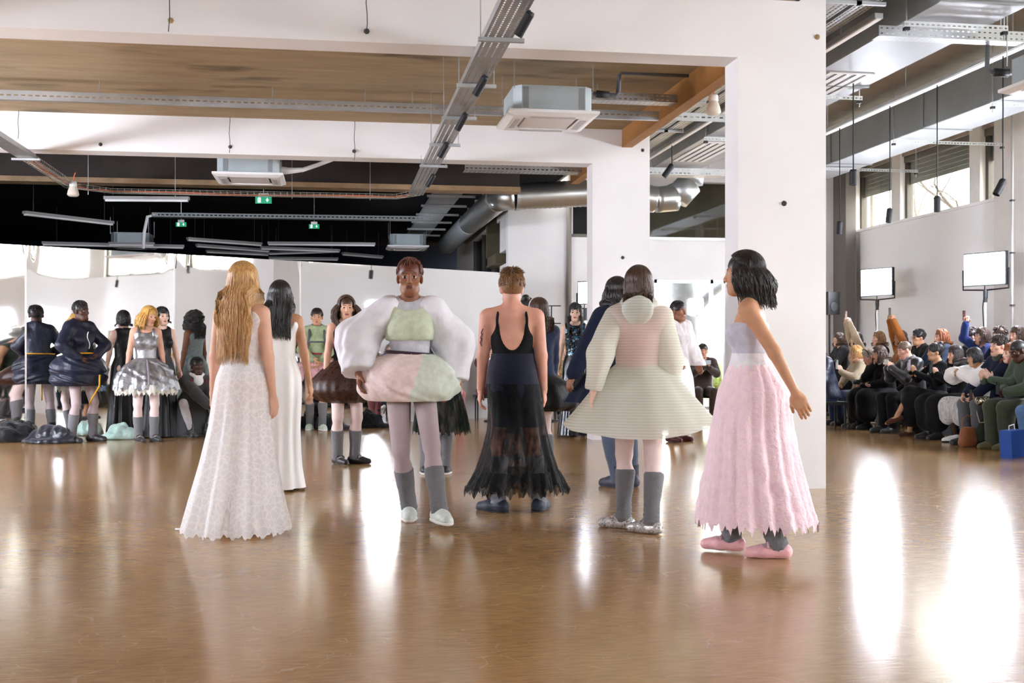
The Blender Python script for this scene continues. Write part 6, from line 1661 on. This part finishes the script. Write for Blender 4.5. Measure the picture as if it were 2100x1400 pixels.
M_SCREEN = mat('phone_screen', '7d8894', .2, emit=.15); M_LENS = mat('phone_lens', '0b0b0c', .15)
def phone(label, p, yaw, col='101012', land=False, pitch=.0, col_name=None):
    t = thing('phone', label, 'phone', p, yaw, 'phones held by guests')
    m = mat('phone_' + col, col, .35, spec=.5); w, h = (.15, .074) if land else (.074, .15)
    R = Matrix.Rotation(pitch, 3, 'X')
    MB().box((0, 0, 0), (w, .009, h), R).build('phone_case', m, t)
    MB().box(R @ Vector((0, -.0055, 0)), (w - .008, .002, h - .008), R).build('phone_screen', M_SCREEN, t)
    for k in (-1, 1): MB().lathe([(.001, .004), (.009, .004), (.009, 0)], 10, R @ Vector((w / 2 - .02, .0045, h / 2 - .02 - .012 * k)), R @ Matrix.Rotation(-PI / 2, 3, 'X')).build('camera_lens', M_LENS, t)
    return t
YAWL = PI / 2                                   # facing the runway (-X)
def seated(label, x, y, H=1.72, sex='f', skin='fair', yaw=YAWL, hands='lap', cross=False, z=0.0, seat=.43, lean=8, hy=0, hp=0, feet=.40, group='seated guests', low=True, **k):
    pz = seat + .10
    kw = dict(pel=(0, -.02, pz), pp=-8, lean=lean, hy=hy, hp=hp, aR=(.11, feet, .08), aL=(-.11, feet - .03, .08), kR=(.15, .6, 1), kL=(-.15, .6, 1), h=.018, hh=.0065, group=group)
    if cross: kw.update(aR=(-.10, feet + .22, .30), aL=(-.02, feet - .02, .08), kR=(.1, .4, 1), toeR=10, toes_down={'R': -.35})
    c = Rx(-lean)
    hz = pz + .125
    if hands == 'lap': kw.update(wR=(.05, .30, pz + .16), wL=(-.06, .32, pz + .15), hposeR='clasp', hposeL='clasp', pR=(1, -.4, -.3), pL=(-1, -.4, -.3))
    if hands == 'knees': kw.update(wR=(.14, .36, pz + .09), wL=(-.10, .38, pz + .09), pR=(1, -.2, 0), pL=(-1, -.2, 0))
    if hands == 'phone': kw.update(wR=(.055, .36, hz + .26), wL=(-.055, .36, hz + .26), hdR=(-.25, .25, 1), hdL=(.25, .25, 1), pnR=(-1, .2, .2), pnL=(1, .2, .2), hposeR='hold', hposeL='hold', pR=(.8, -.1, -1), pL=(-.8, -.1, -1))
    if hands == 'onephone': kw.update(wL=(-.06, .34, hz + .24), hdL=(.2, .2, 1), pnL=(1, .2, .2), hposeL='hold', wR=(.06, .28, pz + .15), pL=(-.8, -.1, -1), pR=(1, -.3, -.2))
    if hands == 'face': kw.update(wR=(.06, .17, hz + .36), hdR=(-.4, .1, 1), pnR=(-.5, -1, 0), wL=(-.05, .24, pz + .18), hposeR='clasp', hposeL='clasp', pR=(.7, .4, -1), pL=(-1, 0, -.4))
    if hands == 'clap': kw.update(wR=(.09, .36, hz + .20), wL=(-.09, .36, hz + .22), hdR=(-.3, .5, .8), hdL=(.3, .5, .8), pnR=(-1, 0, 0), pnL=(1, 0, 0), hposeR='open', hposeL='open', pR=(1, -.3, -.6), pL=(-1, -.3, -.6))
    if hands == 'up': kw.update(wR=(.10, .16, hz + .86), wL=(-.08, .18, hz + .86), hdR=(-.2, .1, 1), hdL=(.2, .1, 1), pnR=(-1, .3, 0), pnL=(1, .3, 0), hposeR='hold', hposeL='hold', pR=(.9, .5, -.2), pL=(-.9, .5, -.2))
    if hands == 'up1': kw.update(wR=(.12, .2, hz + .74), hdR=(-.2, .1, 1), pnR=(-1, .3, 0), hposeR='hold', wL=(-.06, .3, pz + .15), pR=(.9, .4, -.4), pL=(-1, -.3, -.3))
    kw.update(k)
    f = Fig(label, x, y, 0, H, sex, skin, yaw=yaw, z=z, **kw); f.pz = pz; f.hz = hz
    return f
def wear(f, hairstyle, hair, top, bottom, shoe, kind='trousers', L=.2, neck=.085, infl=.028, tn='jacket', shoek='sneaker', bangs=False, sole=None, puff=0.0, legs=None, n=150, collar=None):
    f.brow = HAIR[hair] if hair not in ('blond', 'goldblond', 'grey') else HAIR['lightbrown']
    f.body()
    f.hair(hairstyle, HAIR[hair], L=L, n=n, r=.0075, seed=int(abs(f.root.location.y) * 37) % 97, bangs=bangs, puff=puff)
    if legs: f.tights(legs)
    f.garment(tn, top, TORSO + ARMS, infl, hem=f.pel[2] - .06, neck=(neck, .02, .05), noise=(.004, 20, 3), h=.017)
    if collar: 
        f.garment('collar', collar, ['neck', 'shoulder'], .022, cuts=[(f.nb + v3(0, 0, .045), (0, 0, 1)), (f.nb - v3(0, 0, .03), (0, 0, -1))], h=.012)
    if kind == 'trousers': f.garment('trousers', bottom, ['pelvis', 'glute'] + LEGS, .022, h=.018)
    elif kind == 'wide': f.garment('trousers', bottom, ['pelvis', 'glute'] + LEGS, .045, h=.018)
    elif kind == 'skirt':
        ex = [('c', f.hipR, f.knR, .13, .11, .08), ('c', f.hipL, f.knL, .13, .11, .08), ('c', f.knR, f.knR + (f.anR - f.knR) * .55, .11, .13, .08), ('c', f.knL, f.knL + (f.anL - f.knL) * .55, .11, .13, .08)]
        f.garment('skirt', bottom, ['pelvis', 'glute'], .03, extra=ex, noise=(.006, 20, 2), h=.018)
    f.shoes(shoe, shoek, sole=sole)
    return f
LEATH = cloth('black_leather', '131316', .35, spec=.5, bump=.4, bscale=14)
CHAR = cloth('charcoal', '26272a', .9, sheen=.05); BEIGE = cloth('beige_wool', 'b3a288', .9); DENIM = cloth('blue_denim', '5b7fae', .85); DKDEN = cloth('dark_denim', '22324a', .85)
GREYT = cloth('grey_flannel', '55575a', .9); OLIVE = cloth('dark_olive', '3b4130', .9); MOSS = cloth('moss_green', '41503f', .8); BROWN = cloth('dark_brown', '33231b', .8)
GS = {}
def row(px, lead=20):            # heads lean ahead of the hips
    r = ray(px + lead, 700); t = XF / r[0]; return XF, r[1] * t
def ph(f, label, lx, ly, lz, col='101012', land=False):
    p = f.world((lx, ly, lz)); return phone(label, p, f.yaw, col, land)
# front row, from the near column to the right edge
f = seated('seated woman with ear-length blond hair in beige, raising a phone, next to the near column', *row(1741), 1.70, hands='onephone', skin='fair', hy=-10); wear(f, 'bob', 'blond', BEIGE, DKDEN, K_SHOE, L=.10, tn='cardigan')
ph(f, 'pale speckled phone held up by the blond woman in beige', -.03, .40, f.hz + .36, 'cfd3d8'); GS['a'] = f
f = seated('seated grey-blond woman in black with a headband, bending over a small camera', *row(1768, 36), 1.68, hands='lap', lean=22, hp=-14, skin='rosy'); wear(f, 'crop', 'grey', K_BLACK, K_BLACK, K_SHOE, 'wide', tn='coat', shoek='boot', n=260)
mb = MB(); mb.tube([f.hp((.098 * math.cos(a), .03, .05 + .092 * math.sin(a))) for a in np.linspace(0, PI, 13)], .007, 6); mb.build('headband', K_BLACK, f.root, smooth=True)
t = thing('camera', 'small black camera in the hands of the woman with the headband', 'camera', f.world((-.02, .40, f.pz + .22)), f.yaw); MB().box((0, 0, 0), (.12, .05, .075)).build('camera_body', M_BLACK, t); MB().lathe([(.001, .05), (.028, .05), (.03, 0)], 14, (0, .025, 0), Matrix.Rotation(-PI / 2, 3, 'X')).build('lens', M_DGREY, t)
f = seated('seated brunette in black with a white collar covering her mouth with one hand', *row(1797), 1.70, hands='face', lean=14, hp=-6); wear(f, 'wavy', 'brown', K_BLACK, K_BLACK, K_SHOE, 'skirt', L=.20, shoek='boot', puff=.02, collar=K_WHITE, n=220)
f = seated('seated man with a shaved head in a black leather jacket, holding a phone sideways', *row(1843, 30), 1.80, 'm', 'rosy', hands='phone', lean=16, hp=-10); wear(f, 'buzz', 'buzz', LEATH, K_BLACK, K_SHOE, shoek='boot', infl=.034)
f.garment('shirt', cloth('grey_shirt', '8a8d92', .8), ['chest', 'neck'], .020, cuts=[(f.tr(0, .03, .2), (0, -1, 0)), (f.nb + v3(0, 0, .05), (0, 0, 1))], h=.014)
ph(f, 'phone held sideways by the man in the leather jacket', 0, .42, f.hz + .36, 'd8d2c4', True)
f = seated('seated woman with tied black hair in a black tee, legs crossed, brown court shoes', *row(1900), 1.72, hands='phone', cross=True, skin='olive', lean=4, hy=-8, feet=.44); wear(f, 'bun', 'black', cloth('black_tee', '0f0f13', .9, sheen=.03), K_BLACK, cloth('brown_suede', '4b2a1c', .7), 'none', tn='tee', shoek='pump', infl=.016)
f.garment('skirt', K_BLACK, ['pelvis', 'glute'], .03, extra=[('c', f.hipR, f.knR, .12, .10, .08), ('c', f.hipL, f.knL, .12, .10, .08), ('c', f.knL, f.knL + (f.anL - f.knL) * .5, .10, .12, .08)], noise=(.005, 20, 2))
mb = MB()
for k_, (a, b) in enumerate(((-.03, .24), (.02, .25), (.05, .21), (-.045, .19), (0, .17), (.03, .14), (-.02, .13))):
    c = f.tr(a, .135, b); mb.lathe([(.001, .006), (.016, .004), (.02, 0), (.001, 0)], 7, c, Matrix.Rotation(-PI / 2, 3, 'X'))
mb.build('shirt_print', K_WHITE, f.root)
ph(f, 'lilac phone held up by the woman in the black tee', 0, .42, f.hz + .37, 'c7bfdc')
f = seated('seated woman with long brown hair, eyes down behind her phone, next to the black tee', *row(1946), 1.68, hands='phone', skin='fair', hp=-4); wear(f, 'long', 'darkbrown', K_BLACK, K_BLACK, K_SHOE, 'skirt', L=.30, shoek='boot', n=200)
ph(f, 'dark phone held upright by the woman with long brown hair', 0, .42, f.hz + .37, '2a2c30')
f = seated('seated woman with a thick black bob in a white puff-sleeved dress and chunky trainers', *row(1985, 30), 1.66, hands='lap', skin='olive', lean=14, hp=-14, feet=.34, wR=(.08, .36, .98), wL=(-.08, .36, .95), pR=(1, -.2, -.3), pL=(-1, -.2, -.3))
wear(f, 'bob', 'black', K_WHITE, K_WHITE, cloth('white_chunky', 'dcdcda', .5), 'none', L=.10, bangs=True, tn='blouse', shoek='sneaker', sole=K_BLACK, legs=sheer('black_hose', '171314', .72), n=240)
f.garment('puff_sleeve', K_WHITE, ['shoulder'], .014, neck=(.10, .02, .05), extra=[('c', f.shR, f.elR, .08, .10, .04), ('c', f.elR, f.wrR, .10, .06, .04), ('c', f.shL, f.elL, .08, .10, .04), ('c', f.elL, f.wrL, .10, .06, .04)], noise=(.008, 26, 3))
f.garment('white_skirt', sheer('white_net', 'e6e3e0', .88, 'tulle', 40), ['pelvis', 'glute'], .04, extra=[('c', f.hipR, f.knR, .10, .10, .08), ('c', f.hipL, f.knL, .10, .10, .08), ('c', f.knR, f.knR + v3(.02, .0, -.13), .09, .085, .06), ('c', f.knL, f.knL + v3(-.02, .0, -.13), .09, .085, .06)], noise=(.006, 24, 5))
f = seated('seated dark-haired man in a navy jacket and grey trousers, hands on his knee', *row(2033), 1.84, 'm', 'fair', hands='knees', lean=6, hy=6); wear(f, 'short', 'darkbrown', K_NAVY, GREYT, K_SHOE, shoek='boot', infl=.034, n=300, neck=.09)
f.garment('scarf', OLIVE, ['neck', 'shoulder'], .03, cuts=[(f.nb + v3(0, 0, .05), (0, 0, 1)), (f.nb - v3(0, 0, .09), (0, 0, -1)), (f.tr(.09, 0, 0), (1, 0, 0)), (f.tr(-.09, 0, 0), (-1, 0, 0))], h=.014)
ph(f, 'black phone in the hand of the man in the navy jacket', -.1, .46, f.pz + .08, '141417')
f = seated('seated woman with long red hair in dark green, clapping', *row(2064, 14), 1.70, hands='clap', skin='pale', lean=6); wear(f, 'wavy', 'red', MOSS, OLIVE, K_SHOE, L=.34, shoek='boot', n=260, puff=.01)
f = seated('seated man with cropped hair in a dark green jacket looking down, at the right edge', *row(2094, 18), 1.80, 'm', 'dark', hands='lap', lean=16, hp=-18); wear(f, 'buzz', 'black', MOSS, OLIVE, cloth('olive_boot', '5a5430', .6), 'wide', shoek='boot', infl=.036)
ph(f, 'phone in the lap of the man in dark green', -.01, .42, f.pz + .2, '18181b'); GS['man'] = f
f = seated('seated guest in pale jeans cut by the right edge', XF, row(2094, 18)[1] - .62, 1.74, 'f', 'fair', hands='lap', feet=.36); wear(f, 'long', 'brown', CHAR, DENIM, K_SHOE, L=.25, shoek='boot', n=120); GS['jeans'] = f
# navy puffer guest half behind the near column
x, y = at(1693, 17.6)
f = seated('seated guest in a navy quilted coat mostly hidden by the near column', x, y, 1.80, 'f', 'fair', hands='lap', lean=20); wear(f, 'long', 'brown', K_NAVYN, DKDEN, K_WHITE, L=.2, infl=.06, n=80, tn='quilted_coat')
t = thing('bench', 'black stool under the guest in the navy quilted coat', 'bench', (x + .08, y, 0)); MB().b2((-.2, -.22, .38), (.2, .22, .43)).build('seat', M_BENCH, t)
for a, b in ((-.16, -.18), (.16, -.18), (-.16, .18), (.16, .18)): MB().tube([(a, b, 0), (a, b, .38)], .015, 6).build('leg', M_BLACK, t)
# second row, a step higher
X2 = 9.40
def row2(px):
    r = ray(px, 700); t = X2 / r[0]; return X2, r[1] * t
SPEC2 = [(1722, 'second-row woman with brown hair beside the near column', 'f', 'fair', 'lap', 'wavy', 'brown', CHAR),
         (1757, 'second-row guest stretching both arms up with a phone, behind the blond woman', 'f', 'pale', 'up', 'bob', 'darkbrown', BEIGE),
         (1803, 'second-row woman with light brown hair behind the brunette', 'f', 'fair', 'lap', 'long', 'lightbrown', K_BLACK),
         (1848, 'second-row guest holding a phone overhead in both hands, amber sleeve, behind the shaved head', 'f', 'tan', 'up', 'wavy', 'brown', cloth('amber', '9a5a20', .8)),
         (1886, 'second-row man with thick black hair and glasses left of the black tee', 'm', 'tan', 'lap', 'short', 'black', K_BLACK),
         (1932, 'second-row woman with copper hair, one hand at her face, behind the black tee', 'f', 'fair', 'face', 'wavy', 'red', DKDEN),
         (1992, 'second-row man with short dark hair left of the navy jacket', 'm', 'rosy', 'lap', 'short', 'darkbrown', CHAR),
         (2016, 'second-row guest raising a phone case behind the navy jacket', 'f', 'fair', 'up1', 'bob', 'brown', cloth('royal_blue', '22356f', .8)),
         (2052, 'second-row man with receding dark hair behind the red-haired woman', 'm', 'fair', 'lap', 'short', 'brown', K_NAVY),
         (2088, 'second-row guest with brown hair behind the man in dark green', 'f', 'rosy', 'lap', 'bob', 'brown', K_BLACK)]
for px, lab, sx, sk, hd, hs, hc, tp in SPEC2:
    x, y = row2(px)
    f = seated(lab, x, y, 1.74, sx, sk, hands=hd, seat=.65, lean=4, hy=(px * 7) % 17 - 8, feet=.36, aR=(.11, .36, .09), aL=(-.11, .34, .09), group='second row guests', h=.021, hh=.0075)
    wear(f, hs, hc, tp, K_BLACK, K_SHOE, L=.16, n=110, shoek='boot', puff=.01)
    if hd == 'up': ph(f, {1757: 'phone in a pinkish case held high by the second-row arms', 1848: 'black phone held high in the second row, amber sleeve'}[px], .01, .20, f.hz + .99, 'c9a79a' if px == 1757 else '0d0d0f')
    if hd == 'up1': ph(f, 'red-brown phone raised in the second row behind the navy jacket', .12, .23, f.hz + .86, '7a4a44')
    if px == 1886:
        mb = MB()
        for x_ in (-.032, .032): mb.tube([f.hp((x_ + .024 * math.cos(a), .104, .002 + .018 * math.sin(a))) for a in np.linspace(0, 2 * PI, 13)], .003, 4, cap=False)
        mb.build('glasses', M_BLACK, f.root)
# further guests along the row: only the mirrors show them
srcs = [GS['a'], GS['man'], GS['jeans']]
for k in range(11):
    o = copy_tree(srcs[k % 3].root); o.location = (XF + random.uniform(-.05, .05), 11.6 - k * .78, 0)
    o['label'] = 'seated guest beyond the right edge of the picture, seen only in the mirrors'; o['group'] = 'guests seen only in the mirrors'
# guests along the white board and by the door
def on_board(px, off): 
    s_ = m_s(px); p = A + MD * s_ + MN * off; return p.x, p.y
x, y = on_board(972, .38)
f = seated('seated man in dark beret and plum plaid shirt lifting one hand before the white board', x, y, 1.76, 'm', 'fair', yaw=math.atan2(-MN.x, MN.y) + .25, hands='up1', lean=0, feet=.42)
wear(f, 'buzz', 'darkbrown', cloth('plum_plaid', '6b4b54', .85, var=.35, scale=20), cloth('wine_trousers', '6a2a33', .85), cloth('white_chunky', 'dcdcda'), tn='plaid_shirt', sole=K_WHITE, collar=K_WHITE)
g = SDF(f.hO - .16, f.hO + .2, .008); g.ell(f.hO + v3(0, -.02, .10), (.105, .12, .045), Rx(10), k=0); f.put('beret', g, K_BLACK)
t = thing('bench', 'black stool under the man in the beret', 'bench', (x - MN.x * .05, y - MN.y * .05, 0)); MB().b2((-.2, -.2, .38), (.2, .2, .43)).build('seat', M_BENCH, t)
for a, b in ((-.16, -.16), (.16, -.16), (-.16, .16), (.16, .16)): MB().tube([(a, b, 0), (a, b, .38)], .015, 6).build('leg', M_BLACK, t)
t = thing('camera', 'small camera hanging before the plum plaid shirt', 'camera', f.world((0, .17, f.hz + .12)), f.yaw); MB().box((0, 0, 0), (.11, .05, .07)).build('camera_body', M_BLACK, t); MB().lathe([(.001, .04), (.025, .04), (.027, 0)], 12, (0, .025, 0), Matrix.Rotation(-PI / 2, 3, 'X')).build('lens', M_DGREY, t)
for px, D, lab, sx, sk, hd, hs, hc, tp, bt in ((925, 19.1, 'seated guest in pink trousers half hidden by the striding figure', 'f', 'fair', 'lap', 'bob', 'grey', cloth('dusty_rose', '8d5a5f', .85), cloth('rose_trousers', 'a5666a', .85)),
                                          (1157, 20.6, 'seated guest in a gold jacket between the navy jumper and the sequin dress', 'f', 'fair', 'lap', 'bob', 'blond', sequin('gold_lame', '8f6f2c', 'c9a552', 'e0c57a', 40, .4, .4), K_BLACK),
                                          (1441, 20.2, 'seated man in dark brown photographing with his phone by the glazed door', 'm', 'tan', 'phone', 'crop', 'darkbrown', BROWN, BROWN)):
    x, y = at(px, D); yw = math.atan2(x - (-.2), -(y - 6)) if False else PI - math.atan2(x, y) * .5
    f = seated(lab, x, y, 1.74, sx, sk, yaw=yw, hands=hd, lean=4, group='guests seated at the back'); wear(f, hs, hc, tp, bt, K_SHOE, L=.1, shoek='boot')
    t = thing('bench', {925: 'black stool under the guest in pink trousers', 1157: 'black stool under the guest in the gold jacket', 1441: 'black stool under the man in dark brown'}[px], 'bench', (x, y, 0), yw)
    MB().b2((-.2, -.26, .38), (.2, .14, .43)).build('seat', M_BENCH, t)
    for a, b in ((-.16, -.2), (.16, -.2), (-.16, .1), (.16, .1)): MB().tube([(a, b, 0), (a, b, .38)], .015, 6).build('leg', M_BLACK, t)
    if px == 1441: ph(f, 'phone held before the face of the man in dark brown', 0, .42, f.hz + .36, '99a0a6', True)
# bags at their feet
x, y = at(2066, 13.0)
t = thing('paper_bag', 'stiff bright blue bag with white handle tilted at the feet of the guest in jeans', 'bag', (x, y, 0), .5); t.rotation_euler = (0, -.12, .5)
BLUE = mat('bright_blue_card', '1d4fa8', .5)
MB().prism([(-.15, 0), (.15, 0), (.16, .30), (-.14, .33)], .14, Matrix.Rotation(PI / 2, 4, 'X')).build('bag_body', BLUE, t)
MB().tube([(-.06, -.07, .3), (-.05, -.07, .37), (.06, -.07, .37), (.07, -.07, .3)], .006, 6).build('handle', K_WHITE, t)
MB().b2((.165, -.14, .02), (.18, 0, .25)).build('white_flap', K_WHITE, t)
x, y = at(1985, 14.4)
t = thing('handbag', 'tan leather handbag on the floor by the chunky trainers', 'bag', (x, y, 0), .2)
g = SDF((-.16, -.08, -.02), (.16, .1, .34), .010); g.ell((0, 0, .13), (.13, .06, .15), k=0); g.ell((0, 0, .05), (.14, .07, .07), k=.05); g.plane((0, 0, .004), (0, 0, -1)); g.plane((0, 0, .25), (0, 0, 1))
V, Q = g.mesh(); raw('bag_body', V, Q, cloth('tan_leather', '8a4d26', .45, spec=.4), t)
MB().tube([(-.09, 0, .24), (-.08, 0, .36), (0, 0, .40), (.08, 0, .36), (.09, 0, .24)], .008, 6).build('handle', cloth('tan_leather', '8a4d26'), t, smooth=True)
mb = MB(); f = GS['man']
o = GS['man'].world((.12, .44, f.pz + .03))
t = thing('chain_bag', 'small studded chain bag hanging over the knee between the red hair and green jacket', 'bag', (row(2062)[0] - .42, row(2062)[1], .58), YAWL)
MB().lathe([(.001, -.06), (.10, -.05), (.115, 0), (.10, .05), (.001, .06)], 14).build('bag_body', sequin('stud_black', '1c1b18', 'b9ae93', '57503f', 60, .5), t, smooth=True)
MB().tube([(-.10, .02, .0), (-.13, .04, -.12), (-.08, .05, -.26), (.02, .05, -.27), (.10, .04, -.14), (.11, .02, 0)], .007, 6).build('chain', mat('pale_chain', 'b9b3a2', .3, metal=.9), t, smooth=True)
